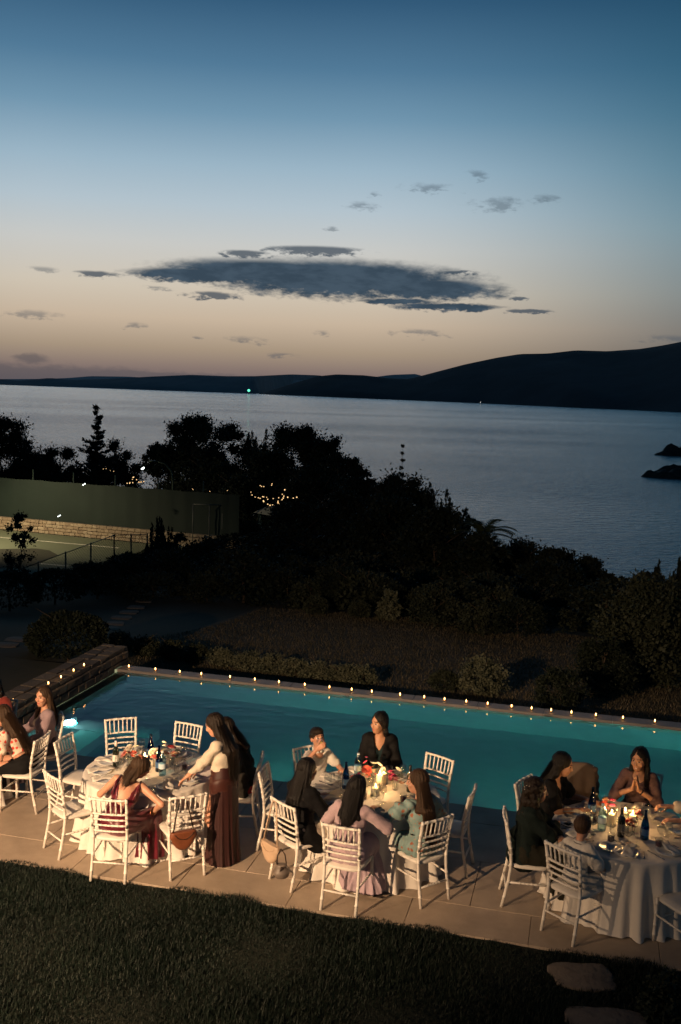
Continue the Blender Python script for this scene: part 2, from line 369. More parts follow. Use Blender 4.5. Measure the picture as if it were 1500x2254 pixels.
hill('distant_hills', [(-300, 838), (2000, 897)], [(-300, 836), (100, 834), (150, 832), (200, 828), (280, 829), (340, 832), (600, 836), (780, 838), (830, 829), (860, 825), (915, 823), (930, 828), (960, 848), (1200, 862)], hm3, 3000, 3000, 5)
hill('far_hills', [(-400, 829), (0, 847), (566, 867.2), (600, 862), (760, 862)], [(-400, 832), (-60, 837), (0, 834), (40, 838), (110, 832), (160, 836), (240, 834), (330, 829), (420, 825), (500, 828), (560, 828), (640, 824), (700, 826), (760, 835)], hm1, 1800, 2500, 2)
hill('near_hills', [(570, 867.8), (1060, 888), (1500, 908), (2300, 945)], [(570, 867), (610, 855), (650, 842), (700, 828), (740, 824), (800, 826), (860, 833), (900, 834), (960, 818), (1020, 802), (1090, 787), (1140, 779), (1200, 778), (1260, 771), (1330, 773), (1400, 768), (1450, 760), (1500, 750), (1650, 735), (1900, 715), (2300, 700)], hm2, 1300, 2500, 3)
# rocky islets at the right
rock_m = mat('sea_rock', (.05, .05, .05), .9, .5, .4, bump=.6, bscale=2)
def islet(px, py, L, W, Hh, seed, label):
    c = on_z(px, py, SEA_Z); r_ = np.random.default_rng(seed); n, k = 40, 16; P = []
    ph = r_.uniform(0, 6, 8)
    for i in range(n):
        for j in range(k):
            a, b = i/(n-1)*2-1, j/(k-1)*2-1
            e = max(0, 1-a*a-b*b*.9); z = -1.5+(Hh+1.5)*e**.5*(.65+.35*math.sin(a*7+ph[0])*math.sin(b*5+ph[1])+.25*math.sin(a*17+ph[2]+b*9))
            P.append((a*L+.12*L*math.sin(b*4+ph[3]), b*W, z if e > 0 else -1.5))
    i = np.arange(n*k).reshape(n, k); F = np.stack([i[:-1, :-1], i[1:, :-1], i[1:, 1:], i[:-1, 1:]], -1).reshape(-1, 4)
    o = mesh('rocky_islet', np.array(P), F, rock_m, None, True, (c[0], c[1], SEA_Z)); tag(o, label, 'islet'); return o
islet(1545, 1004, 28, 14, 8, 1, 'upper dark rocky islet in the sea at the right edge')
islet(1540, 1052, 27, 13, 6, 2, 'lower dark rocky islet in the sea at the right edge')
# terrain below the pool
soil = mat('garden_soil', (.035, .032, .022), .95, .5, 1.2, (.02, .024, .012), bump=.5, bscale=6)
vs = np.concatenate([[16.62, 17.2, 18], np.linspace(18.6, 40, 36), np.linspace(42, 220, 60)])
us = np.concatenate([np.linspace(-160, -30, 30), np.linspace(-28, -8.65, 24), np.linspace(-8.2, 30, 48), np.linspace(33, 170, 30)])
grid('terrain', us, vs, tz, soil)
grid('garden_ground', np.linspace(-60, -8.66, 30), np.linspace(-10, 16.62, 30), lambda x, y: np.full(np.shape(x), -.1), soil)
# foreground lawn sheet
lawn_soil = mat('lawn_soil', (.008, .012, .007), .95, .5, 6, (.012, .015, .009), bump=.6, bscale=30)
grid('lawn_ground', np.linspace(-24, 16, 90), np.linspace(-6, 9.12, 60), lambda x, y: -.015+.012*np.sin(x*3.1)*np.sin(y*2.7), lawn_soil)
# ------------------------------------------------------------------ patio slabs
pool_frame = TH
slab_m = []
for i, c in enumerate([(.42, .335, .255), (.40, .32, .245), (.44, .35, .27)]):
    slab_m.append(mat('patio_stone_%d' % i, c, .62, .3, 2.6, tuple(q*.68 for q in c), bump=.12, bscale=60, detail=9))
bed = mat('joint_mortar', (.16, .13, .10), .9, .3, 20)
b = MB().box((-2, 10.67, -.09), (26, 3.06, .12)); patio = b.build('patio', bed, None, False); patio.rotation_euler.z = TH; tag(patio, kind='structure')
# small stains as decals of the stone: handled in the material
def slab(u0, u1, v0, v1, k, z=0.0, par=patio, name='slab'):
    g = .0025; o = MB().box(((u0+u1)/2, (v0+v1)/2, z-.025), (u1-u0-2*g, v1-v0-2*g, .05), bev=.003).build(name, slab_m[k % 3], par, False); return o
rows = [(9.14, 9.70, -1.52), (9.70, 10.72, -.93), (10.72, 11.72, -1.5)]
k = 0
for v0, v1, j in rows:
    u = j-1.213*9
    while u < 8:
        slab(u, u+1.213, v0, v1, k+random.randrange(3), random.uniform(-.0012, .0012)); u += 1.213; k += 1
u = -11.0
while u < 8: slab(u, u+1.213, 11.72, 12.22, k+random.randrange(3), .001, patio, 'coping_slab'); u += 1.213
# ------------------------------------------------------------------ pool
plaster = mat('pool_plaster', (.42, .64, .60), .5, .12, 3)
WZ = -.045; PD = -1.0
def pool_box(name, c, d, m, par): return MB().box(c, d).build(name, m, par, False)
pool = empty('swimming_pool', (0, 0, 0), TH); tag(pool, 'long infinity pool of glowing teal water behind the tables', 'pool')
pool_box('floor', (-.7, 14.3, PD-.1), (15.2, 4.6, .2), plaster, pool)
pool_box('side_wall', (-8.27, 14.3, -.62), (.5, 4.3, 1.0), plaster, pool)
pool_box('side_wall', (6.95, 14.3, -.55), (.3, 4.3, 1.3), plaster, pool)
pool_box('side_wall', (-.7, 12.1, -.56), (15.4, .24, 1.0), plaster, pool)
weir_m = mat('weir_stone', (.19, .175, .175), .5, .25, 5, bump=.1)
pool_box('weir_wall', (-.7, 16.43, -.62), (15.4, .25, 1.22), plaster, pool)
for i in range(14): slab_o = MB().box((-8.2+.55+i*1.1, 16.435, -.021), (1.095, .285, .05), bev=.004).build('weir_slab', weir_m, pool, False)
pool_box('weir_face', (-.7, 16.585, -.68), (15.4, .05, 1.2), mat('weir_face_stone', (.12, .11, .1), .8, .4, 6), pool)
pool_box('step', (-7.35, 13.0, -.80), (.42, 1.5, .4), plaster, pool)
pool_box('step', (-7.2, 13.98, -.80), (1.6, .42, .4), plaster, pool)
def water_mat():
    m = bpy.data.materials.new('pool_water'); m.use_nodes = True; n = m.node_tree.nodes; l = m.node_tree.links; p = n['Principled BSDF']
    p.inputs['Base Color'].default_value = (.80, .98, 1.0, 1); p.inputs['Roughness'].default_value = .0; p.inputs['IOR'].default_value = 1.333; p.inputs['Transmission Weight'].default_value = 1.0
    g = n.new('ShaderNodeNewGeometry'); mp = n.new('ShaderNodeMapping'); l.new(g.outputs['Position'], mp.inputs[0]); mp.inputs['Scale'].default_value = (1.0, 1.6, 1)
    a = n.new('ShaderNodeTexNoise'); a.inputs['Scale'].default_value = 3.2; a.inputs['Detail'].default_value = 3; l.new(mp.outputs[0], a.inputs['Vector'])
    b = n.new('ShaderNodeBump'); b.inputs['Strength'].default_value = .22; b.inputs['Distance'].default_value = .03; l.new(a.outputs[0], b.inputs['Height']); l.new(b.outputs[0], p.inputs['Normal'])
    return m
wat = MB().add([(-8.2, 12.22, WZ), (6.8, 12.22, WZ), (6.8, 16.305, WZ), (-8.2, 16.305, WZ)], [(0, 1, 2, 3)]).build('water', water_mat(), pool, False)
lamp_e = mat('pool_lamp_lens', (.9, .95, 1), .3, emit=(.6, .95, 1.0), estr=60.0)
lamp_r = mat('pool_lamp_ring', (.6, .6, .6), .3, metal=1.0)
def pool_lamp(u, v, z, d, power, label):
    e = empty('pool_lamp', (0, 0, 0), TH); e.location = (*uv2xy(u, v), z); e.rotation_euler.z = TH+math.atan2(d[1], d[0])
    MB().box((-.09, 0, -.04), (.2, .34, .36), bev=.02).build('housing', plaster, e, False)
    ring = MB().lathe([(.0, 0), (.12, 0), (.13, .02), (.12, .035), (.095, .035)], 20).build('ring', lamp_r, e); ring.rotation_euler.y = math.pi/2
    ln = MB().lathe([(.115, .0), (.11, .06), (.07, .10), (0, .115)], 16).build('lens', lamp_e, e); ln.rotation_euler.y = math.pi/2
    s = spot('pool_light', (.1, 0, 0), (1, 0, .06), power, (.03, .80, .62), 110, 1.0, .1); s.parent = e
    tag(e, label, 'pool light'); return e
pool_lamp(-7.84, 13.85, -.40, (1, -.55), 170, 'bright underwater lamp glowing in the left wall of the pool')
for i, u in enumerate((-3.6, -.4, 2.6)): pool_lamp(u, 12.235, -.5, (0, 1), (112, 150, 112)[i], ['underwater lamp in the pool wall below the tables, behind the leftmost chairs', 'underwater lamp in the pool wall below the middle table', 'underwater lamp in the pool wall below the right table'][i])
# stone wall at the left end of the pool
wstone = [mat('wall_stone_%d' % i, c, .85, .4, 9, bump=.5, bscale=25) for i, c in enumerate([(.11, .09, .07), (.135, .11, .085), (.085, .07, .06)])]
wall = MB().box((-8.55, 14.45, -.05), (.50, 4.9, .56)).build('stone_wall', mat('wall_mortar', (.10, .085, .07), .95, .4, 20), None, False); wall.rotation_euler.z = TH
tag(wall, 'low dry stone wall at the left end of the pool carrying tealights', 'wall')
def rstone(c, d, k):
    v = []; b_ = MB().box((0, 0, 0), d, bev=min(d)*.16)
    for p in b_.v: v.append((c[0]+p[0]+random.uniform(-.008, .008), c[1]+p[1]+random.uniform(-.008, .008), c[2]+p[2]+random.uniform(-.006, .006)))
    mesh('stone', v, b_.f, wstone[k % 3], wall, False)
v = 12.05
while v < 16.85:
    L = random.uniform(.26, .42); L = min(L, 16.92-v); s_ = random.uniform(.2, .3)
    rstone((-8.8+s_/2-.01, v+L/2, .245), (s_-.015, L-.018, .07), random.randrange(3)); rstone((-8.3+.01-(.5-s_)/2+.0, v+L/2+random.uniform(-.01, .01), .245), (.5-s_-.01, L-.018, .07), random.randrange(3)); v += L
for zz, hh in ((.135, .14), (-.01, .14)):
    v = 12.05
    while v < 16.85:
        L = min(random.uniform(.18, .36), 16.92-v); rstone((-8.285, v+L/2, zz), (.06, L-.02, hh-.018), random.randrange(3)); v += L
for i in range(3): rstone((-8.72+i*.165, 16.915, .1+random.uniform(-.02, .02)), (.155, .05, .24), i)
# ------------------------------------------------------------------ chairs
white = mat('chair_white', (.78, .74, .68), .38, .12, 14, (.70, .65, .58), bump=.04, bscale=80)
seat_m = mat('seat_pad', (.74, .70, .64), .5, .1, 10, bump=.06, bscale=60)
def bamboo(path, r, rings, n=8):
    """a tube along path with little bamboo rings; rings = fractions of its length"""
    P = [np.array(p, float) for p in path]; seg = [np.linalg.norm(P[i+1]-P[i]) for i in range(len(P)-1)]; L = sum(seg); cum = np.concatenate([[0], np.cumsum(seg)])/L
    ts = sorted(set(list(cum)+[t+e for t in rings for e in (-.009/L, -.005/L, .005/L, .009/L)])); pts = []; rad = []
    for t in ts:
        t = min(max(t, 0), 1); i = min(np.searchsorted(cum, t, side='right')-1, len(P)-2); q = (t-cum[i])/(cum[i+1]-cum[i]); pts.append(P[i]+(P[i+1]-P[i])*q)
        rad.append(r*(1.22 if any(abs(t-g) < .0065/L for g in rings) else 1))
    return MB().tube(pts, rad, n)
def make_chair():
    e = empty('chiavari_chair')
    for s in (-1, 1):                                   # rear posts run from the floor to the top rail
        path = [(s*.185, -.265, 0), (s*.183, -.235, .15), (s*.182, -.205, .30), (s*.182, -.19, .44), (s*.184, -.195, .58), (s*.188, -.215, .72), (s*.193, -.245, .86), (s*.195, -.257, .92)]
        bamboo(path, .0165, [.12, .3, .5, .62, .69, .76, .83, .965]).build('rear_post', white, e)
        bamboo([(s*.20, .19, .44), (s*.203, .195, .22), (s*.205, .20, 0)], .0165, [.12, .35, .62, .85]).build('front_leg', white, e)
    def px(z): return np.interp(z, [.44, .58, .72, .86, .92], [.182, .184, .188, .193, .195])
    def py(z): return np.interp(z, [.44, .58, .72, .86, .92], [-.19, -.195, -.215, -.245, -.257])
    def bar(name, z, r, bow=.018, n=9, rings=None):
        p = []
        for i in range(n): t = i/(n-1)*2-1; p.append((t*px(z), py(z)-bow*(1-t*t), z))
        bamboo(p, r, rings or [.15, .38, .62, .85], 7).build(name, white, e)
    bar('top_rail', .905, .0145); bar('middle_rail', .735, .012)
    for z in (.67, .605, .54): bar('rung', z, .0105, rings=[.12, .26, .4, .5, .6, .74, .88])
    for i in range(6):
        t = (i+1)/7*2-1; b0 = .018*(1-t*t)
        bamboo([(t*px(.735), py(.735)-b0, .735), (t*px(.905), py(.905)-b0, .905)], .009, [.3, .7], 6).build('spindle', white, e)
    v = MB(); n = 20; prof = [(.96, -.018), (1.0, -.012), (1.0, .008), (.97, .016), (.5, .02), (0, .02)]
    def sq(an, z):
        c, s_ = abs(math.cos(an)), abs(math.sin(an)); return .207/((c**5+s_**5)**.2)
    v.lathe([(max(r, 1e-6), z) for r, z in prof], 28, (0, 0, 0), 0, sq); v.v = [(x*(1+.08*(y/.2)) , y*.98, z+.445) for x, y, z in v.v]
    v.build('seat', seat_m, e)
    for s in (-1, 1):
        for z in (.27, .18): bamboo([(s*.2035, .194, z), (s*.183, -.235+(.15-z)*-.15, z)], .0105, [.3, .4, .5, .6, .7], 6).build('stretcher', white, e) if z == .27 else None
    for z in (.24,): bamboo([(-.203, .195, z), (.203, .195, z)], .0105, [.3, .4, .5, .6, .7], 6).build('stretcher', white, e)
    bamboo([(-.183, -.228, .2), (.183, -.228, .2)], .0105, [.3, .4, .5, .6, .7], 6).build('stretcher', white, e)
    return e
proto_chair = make_chair(); chair_used = [False]
def place_chair(x, y, face, label, scale=1.0):
    o = copy_tree(proto_chair) if chair_used[0] else proto_chair; chair_used[0] = True
    o.location = (x, y, .001); o.rotation_euler = (0, 0, D2R(face-90)); tag(o, label, 'chair', 'white chiavari chairs around the tables'); return o
TAB = {'t0': (-4.88, 11.95), 't1': (-2.13, 11.14), 't2': (.45, 10.66), 't3': (3.07, 9.90)}
CH = {
 'floral': (-3.80, 11.74, 170, 'white chair at left edge carrying the woman in red and white floral top'),
 'lav': (-3.76, 12.36, -160, 'shaded white chair behind the woman in a lilac cardigan'),
 'c1_backleft': (-2.67, 12.19, -70, 'empty white chair against the pool, behind and left of the left table'),
 'c1_backright': (-1.96, 12.07, -114, 'empty white chair against the pool, behind and right of the left table'),
 'c1_left': (-3.04, 11.60, -16, 'empty white chair facing the left table from its left, farther from the lawn'),
 'c1_leftfront': (-2.90, 10.68, 42, 'empty white chair at the left table, front left, next to the lawn'),
 'c1_burg': (-2.30, 10.16, 84, 'white chair on which the woman in burgundy dress sits'),
 'c1_bag': (-1.62, 10.29, 114, 'white chair with a brown handbag hanging from its back'),
 'c1_right': (-1.10, 11.22, 178, 'white chair hidden behind the standing woman, holding the woman in red'),
 'c2_left': (-.54, 10.86, -10, 'empty white chair left of the middle table, turned side-on'),
 'c2_fl': (-.32, 10.12, 41, 'white chair of the black jacketed woman, with two bags hanging on it'),
 'c2_front': (.18, 9.66, 71, 'white chair at the middle table holding the woman in lilac cardigan and ponytail bob'),
 'c2_fr': (.94, 9.88, 124, 'white chair of the woman in teal floral dress'),
 'c2_right': (1.29, 10.50, 162, 'empty shaded white chair right of the middle table, turned edge-on'),
 'c2_backright': (1.10, 11.22, -132, 'empty white chair with lit top rail against the pool, middle table'),
 'c2_boy': (-.18, 11.40, -58, 'white chair on which the drinking boy sits'),
 'c2_blazer': (.56, 11.72, -98, 'white chair hidden behind the woman in black blazer'),
 'c3_curly': (2.05, 9.80, -6, 'white chair of the curly haired woman in dark jacket'),
 'c3_black': (2.35, 10.62, -38, 'white chair behind the dark haired woman in black dress'),
 'c3_drape': (2.86, 10.98, -88, 'chair behind the right table covered by a draped beige jacket'),
 'c3_hands': (3.50, 10.90, -118, 'dim chair behind the woman with joined hands'),
 'c3_boy': (2.41, 9.25, 42, 'white chair of the small boy in white polo shirt'),
 'c3_edge': (3.42, 8.98, 112, 'white chair cut by the right edge of the picture'),
}
CH['c2_front'] = (.18, 9.66, 71, 'white chair at the middle table, front, holding the woman in lilac knit')
chairs = {k: place_chair(*v) for k, v in CH.items()}
# ------------------------------------------------------------------ tables and cloths
cloth_m = mat('table_linen', (.72, .68, .62), .8, .1, 5, (.66, .62, .57), bump=.15, bscale=35, sheen=.2)
wood = mat('table_wood', (.25, .17, .1), .6, .3, 6)
def table(key, seed, where):
    x, y = TAB[key]; e = empty('round_table', (x, y, 0)); tag(e, 'round banquet table under the white cloth, '+where, 'table', 'round tables under cloths')
    MB().lathe([(.73, .715), (.735, .72), (.735, .735), (.73, .74)], 40).build('table_top', wood, e)
    MB().lathe([(.3, .0), (.3, .02), (.05, .06), (.04, .35), (.04, .7), (.12, .714)], 16).build('pedestal', wood, e)
    r_ = np.random.default_rng(seed); n = 240; ph = r_.uniform(0, 6.28, 8); fr = [9, 13, 17, 22, 28]
    prof = [(.0, .7475), (.2, .7475), (.45, .7475), (.62, .7475), (.70, .7475), (.742, .747), (.755, .742), (.760, .732), (.763, .70), (.768, .62), (.775, .5), (.785, .36), (.797, .2), (.812, .08), (.825, .02), (.835, .008)]
    v = []; 
    for r, z in prof:
        d = max(0, (.742-z)/.742)
        for k in range(n):
            a = 2*math.pi*k/n
            w = sum(math.sin(f*a+p+.6*math.sin(2*a+ph[5])) for f, p in zip(fr, ph))/5; w = math.copysign(abs(w)**.75, w)
            rr = r+d**.7*(.095*w+.012*math.sin(40*a+ph[6])) if r > .7 else r
            zz = z+(.0025*math.sin(5*r*math.cos(a)*4+ph[1])*math.sin(5*r*math.sin(a)*3+ph[2]) if .05 < r < .75 else 0)+.012*d*math.sin(6*a+ph[3])*(1 if z < .1 else 0)
            v.append((rr*math.cos(a), rr*math.sin(a), max(zz, .006)))
    f = [(i*n+k, i*n+(k+1) % n, (i+1)*n+(k+1) % n, (i+1)*n+k) for i in range(len(prof)-1) for k in range(n)]
    f = [q[::-1] for q in f]
    c = mesh('tablecloth', v[:], f, cloth_m, None, True, (x, y, 0)); tag(c, 'white floor length tablecloth on the '+where, 'tablecloth', 'white tablecloths'); return c
table('t0', 1, 'table cut by the left edge'); table('t1', 2, 'left table by the standing woman'); table('t2', 3, 'middle table'); table('t3', 4, 'right table')
# ------------------------------------------------------------------ tableware
def glass_mat(name, col, rough=.02, ior=1.5):
    """thin-walled glass: tinted see-through with mirror reflections at grazing angles"""
    m = bpy.data.materials.new(name); m.use_nodes = True; MATS[name] = m; n = m.node_tree.nodes; l = m.node_tree.links; n.remove(n['Principled BSDF'])
    t = n.new('ShaderNodeBsdfTransparent'); t.inputs[0].default_value = (*col, 1); g = n.new('ShaderNodeBsdfGlossy'); g.inputs['Roughness'].default_value = rough; lw = n.new('ShaderNodeLayerWeight'); lw.inputs[0].default_value = .5; pw = n.new('ShaderNodeMath'); pw.operation = 'POWER'; l.new(lw.outputs['Facing'], pw.inputs[0]); pw.inputs[1].default_value = 3.2; fr = n.new('ShaderNodeMath'); fr.operation = 'MULTIPLY_ADD'; l.new(pw.outputs[0], fr.inputs[0]); fr.inputs[1].default_value = .7; fr.inputs[2].default_value = (ior-1)**2*.16
    mx = n.new('ShaderNodeMixShader'); l.new(fr.outputs[0], mx.inputs[0]); l.new(t.outputs[0], mx.inputs[1]); l.new(g.outputs[0], mx.inputs[2]); l.new(mx.outputs[0], n['Material Output'].inputs[0]); return m
g_clear = glass_mat('clear_glass', (.96, .97, .97)); g_blue = glass_mat('blue_glass', (.20, .42, .64)); g_plastic = glass_mat('clear_plastic', (.78, .90, .95), .08, 1.4)
porc = mat('porcelain', (.75, .74, .72), .2); steel = mat('cutlery_steel', (.7, .68, .65), .25, metal=1.0); black_p = mat('black_plastic', (.012, .012, .014), .25)
linen2 = mat('napkin_linen', (.70, .66, .60), .85, .1, 20, bump=.2, bscale=60); wax = mat('candle_wax', (.85, .74, .55), .5, sss=.3, emit=(1, .55, .2), estr=.10)
flame_m = mat('candle_flame', (1, .7, .3), .5, emit=(1.0, .56, .20), estr=40.0); label_m = mat('bottle_label', (.7, .68, .62), .7); cork = mat('foil_capsule', (.72, .60, .58), .4)
drink = mat('dark_drink', (.05, .015, .008), .1); redwine = mat('red_wine', (.09, .004, .01), .1); juice = mat('pale_drink', (.65, .45, .15), .1)
TZ = .7485
_proto = {}
def thing(kind, maker, x, y, z, rz, label, cat, group=None, rx=0.0, ry=0.0):
    if kind not in _proto: o = maker(); _proto[kind] = o
    else: o = copy_tree(_proto[kind])
    o.location = (x, y, z); o.rotation_euler = (rx, ry, rz)
    for kk in ('group',):
        if kk in o.keys() and not group: del o[kk]
    tag(o, label, cat, group); return o
def mk_wineglass():
    e = empty('wine_glass'); MB().lathe([(0, 0), (.033, 0), (.034, .002), (.006, .006), (.004, .02), (.004, .085), (.012, .095), (.030, .112), (.039, .14), (.038, .165), (.031, .205), (.0300, .205), (.037, .165), (.0378, .14), (.029, .1135), (.010, .099), (0, .098)], 18).build('glass_bowl', g_clear, e); return e
def mk_goblet():
    e = empty('water_goblet'); MB().lathe([(0, 0), (.034, 0), (.035, .003), (.007, .008), (.006, .05), (.02, .06), (.04, .085), (.045, .12), (.042, .16), (.041, .16), (.0435, .12), (.0385, .087), (.018, .063), (0, .062)], 18).build('glass_bowl', g_clear, e); return e
def mk_tumbler(liq):
    def f():
        e = empty('tumbler'); MB().lathe([(0, 0), (.031, 0), (.033, .004), (.037, .095), (.0355, .095), (.0315, .008), (0, .008)], 18).build('glass_wall', g_clear, e)
        MB().lathe([(0, .0085), (.031, .0085), (.0335, .06), (0, .06)], 16).build('drink', liq, e); return e
    return f
def mk_blue():
    e = empty('blue_bottle'); MB().lathe([(0, 0), (.040, 0), (.044, .008), (.044, .10), (.042, .14), (.032, .19), (.019, .235), (.015, .27), (.015, .295), (.017, .297), (.017, .305), (.012, .305), (.012, .27), (.016, .23), (.029, .19), (.039, .14), (.041, .1), (.041, .012), (0, .010)], 20).build('glass_body', g_blue, e)
    MB().lathe([(.0445, .05), (.0448, .052), (.0448, .115), (.0445, .117)], 20).build('label_band', mat('blue_label', (.10, .22, .42), .6), e); return e
def mk_wine(foil):
    def f():
        e = empty('wine_bottle'); MB().lathe([(0, 0), (.034, 0), (.038, .006), (.038, .18), (.036, .20), (.022, .225), (.0145, .245), (.0145, .30), (0, .30)], 20).build('glass_body', mat('dark_bottle', (.008, .012, .006), .08, coat=.5), e)
        MB().lathe([(.0383, .06), (.0386, .062), (.0386, .14), (.0383, .142)], 20).build('label_band', label_m if foil else mat('dark_label', (.16, .15, .13), .7), e)
        MB().lathe([(.0150, .245), (.0155, .246), (.0155, .302), (.013, .304), (0, .304)], 14).build('capsule', cork if foil else black_p, e); return e
    return f
def mk_water():
    e = empty('water_bottle'); MB().lathe([(0, 0), (.040, 0), (.044, .01), (.044, .05), (.042, .055), (.044, .06), (.044, .14), (.042, .15), (.044, .155), (.042, .19), (.030, .23), (.015, .255), (.014, .27), (.013, .27), (.0135, .255), (.028, .229), (.040, .189), (.0415, .15), (.0415, .012), (0, .011)], 20).build('bottle_body', g_plastic, e)
    MB().lathe([(.0447, .085), (.0449, .087), (.0449, .14), (.0447, .142)], 20).build('label_band', mat('water_label', (.55, .66, .72), .5), e)
    MB().lathe([(.016, .268), (.0165, .27), (.0165, .285), (.015, .287), (0, .287)], 14).build('screw_cap', mat('cap_blue', (.55, .66, .70), .4), e); return e
def mk_candle(h, power, glass=True):
    def f():
        e = empty('pillar_candle'); MB().lathe([(0, 0), (.035, 0), (.036, .004), (.036, h-.012), (.033, h-.002), (.026, h-.006), (.010, h-.012), (0, h-.012)], 20).build('wax_body', wax, e)
        MB().tube([(0, 0, h-.013), (0, 0, h+.004)], .0015, 6).build('wick', black_p, e)
        MB().lathe([(.002, h+.001), (.006, h+.008), (.0075, h+.016), (.005, h+.03), (.002, h+.042), (0, h+.048)], 12).build('flame', flame_m, e)
        if glass: MB().lathe([(.050, 0), (.052, .002), (.052, h+.06), (.0505, h+.06), (.0505, .003), (0, .003)], 24).build('glass_cylinder', g_clear, e)
        point('candle_light', (0, 0, h+.075), power, (1, .55, .2), .02, e); return e
    return f
def mk_plate():
    e = empty('dinner_plate'); MB().lathe([(0, .004), (.08, .004), (.09, .008), (.128, .017), (.13, .019), (.127, .021), (.09, .012), (.08, .008), (0, .008)], 32).build('plate_disc', porc, e); return e
def mk_napkin():
    e = empty('folded_napkin'); n, k = 14, 6; v = []; 
    for j in range(k):
        for i in range(n):
            t = i/(n-1); w = (j/(k-1)-.5)*.10*(1+.15*math.sin(t*7)); v.append((w+.008*math.sin(t*9), (t-.5)*.30, .024+.008*math.sin(t*11+j*.8)+.012*math.sin(j*2.4)*math.sin(t*3.1)-.02*max(0, abs(t-.5)-.4)*5))
    f = [(j*n+i, j*n+i+1, (j+1)*n+i+1, (j+1)*n+i) for j in range(k-1) for i in range(n-1)]
    o = mesh('cloth_fold', v, f, linen2, e); o.modifiers.new('thick', 'SOLIDIFY').thickness = .006
    return e
def mk_fork():
    e = empty('fork'); b = MB().tube([(0, -.09, .004), (0, 0, .005), (0, .04, .006)], [.004, .003, .004], 6)
    for s in (-.008, -.0027, .0027, .008): b.tube([(0, .04, .006), (s, .055, .005), (s, .09, .008)], [.003, .0018, .0012], 5)
    b.build('fork_body', steel, e); return e
def mk_knife():
    e = empty('table_knife'); b = MB().tube([(0, -.11, .004), (0, 0, .005)], [.005, .004], 6); b.box((0, .05, .005), (.013, .11, .002), bev=.0006); b.build('knife_body', steel, e); return e
def mk_phone():
    e = empty('mobile_phone'); MB().box((0, 0, .005), (.075, .155, .009), bev=.003).build('case', black_p, e); MB().box((0, 0, .0103), (.068, .146, .0012)).build('screen', mat('phone_screen', (.01, .012, .02), .08), e); return e
# flowers
petal = {k: mat('petal_'+k, c, .7, .25, 30, sheen=.2) for k, c in dict(coral=(.72, .13, .09), pink=(.75, .28, .26), red=(.42, .015, .025), magenta=(.55, .03, .13), white=(.74, .68, .58), peach=(.74, .40, .22), blue=(.30, .34, .48)).items()}
leafg = mat('flower_leaf', (.09, .13, .07), .6, .3, 20)
def bloom(r, kind, seed):
    r_ = np.random.default_rng(seed); b = MB(); layers = 5 if kind != 'daisy' else 2
    for L in range(layers):
        m = 5+L*3; t = (L+.6)/layers
        for i in range(m):
            a = 2*math.pi*(i+r_.uniform(-.15, .15)+L*.37)/m; tilt = (1.35-1.25*t) if kind != 'daisy' else .25; ln = r*(.5+.5*t); w = r*(.34 if kind != 'daisy' else .22)
            base = np.array([math.cos(a)*r*.08, math.sin(a)*r*.08, 0]); out = np.array([math.cos(a)*math.cos(tilt), math.sin(a)*math.cos(tilt), math.sin(tilt)]); sd = np.array([-math.sin(a), math.cos(a), 0]); up = np.cross(out, sd)
            p = [base, base+out*ln*.5+sd*w-up*r*.05, base+out*ln*1.0+sd*w*.6+up*r*.06, base+out*ln*1.08+up*r*.02, base+out*ln-sd*w*.6+up*r*.06, base+out*ln*.5-sd*w-up*r*.05, base+out*ln*.55-up*r*.12]
            b.add(p, [(0, 1, 6), (1, 2, 3, 6), (3, 4, 5, 6), (5, 0, 6)])
    return b
def arrangement(x, y, label, seed, flowers, vase_h=.11):
    e = empty('flower_arrangement', (x, y, TZ)); tag(e, label, 'flowers', 'flower arrangements on the tables'); r_ = np.random.default_rng(seed)
    MB().lathe([(0, 0), (.03, 0), (.035, .004), (.04, vase_h*.6), (.032, vase_h), (.030, vase_h), (.037, vase_h*.6), (.032, .007), (0, .007)], 16).build('vase', g_clear, e)
    for i, (fx, fy, fz, r, c, kd) in enumerate(flowers):
        MB().tube([(fx*.15, fy*.15, .02), (fx*.4, fy*.4, vase_h), (fx, fy, fz)], .0022, 5).build('stem', leafg, e)
        o = bloom(r, kd, seed*31+i).build('blossom', petal[c], e); o.location = (fx, fy, fz); o.rotation_euler = (r_.uniform(-.7, .3)-.2, fx*3, r_.uniform(0, 6))
        if kd == 'daisy': MB().lathe([(0, .0), (r*.25, .0), (r*.2, r*.12), (0, r*.16)], 10).build('flower_centre', petal['peach'], o)
    for i in range(9):
        a = r_.uniform(0, 6.28); rr = r_.uniform(.03, .085); fx, fy, fz = math.cos(a)*rr, math.sin(a)*rr, vase_h+r_.uniform(.01, .08); k_ = ['white', 'pink', 'coral', 'magenta', 'peach', 'white'][int(r_.integers(0, 6))]
        o = bloom(r_.uniform(.020, .032), 'r', seed*77+i).build('small_blossom', petal[k_], e); o.location = (fx, fy, fz); o.rotation_euler = (-.3, fx*4, a)
    b = MB()
    for i in range(16):
        a, rr, z = r_.uniform(0, 6.28), r_.uniform(.03, .10), vase_h+r_.uniform(-.02, .08); c = np.array([math.cos(a)*rr, math.sin(a)*rr, z]); d = np.array([math.cos(a), math.sin(a), r_.uniform(-.3, .8)])*.04; s_ = np.array([-math.sin(a), math.cos(a), 0])*.013
        b.add([c, c+d*.5+s_, c+d, c+d*.5-s_], [(0, 1, 2, 3)])
    b.build('foliage', leafg, e); return e
def P(key, dx, dy): return TAB[key][0]+dx, TAB[key][1]+dy
G = 'glasses on the tables'
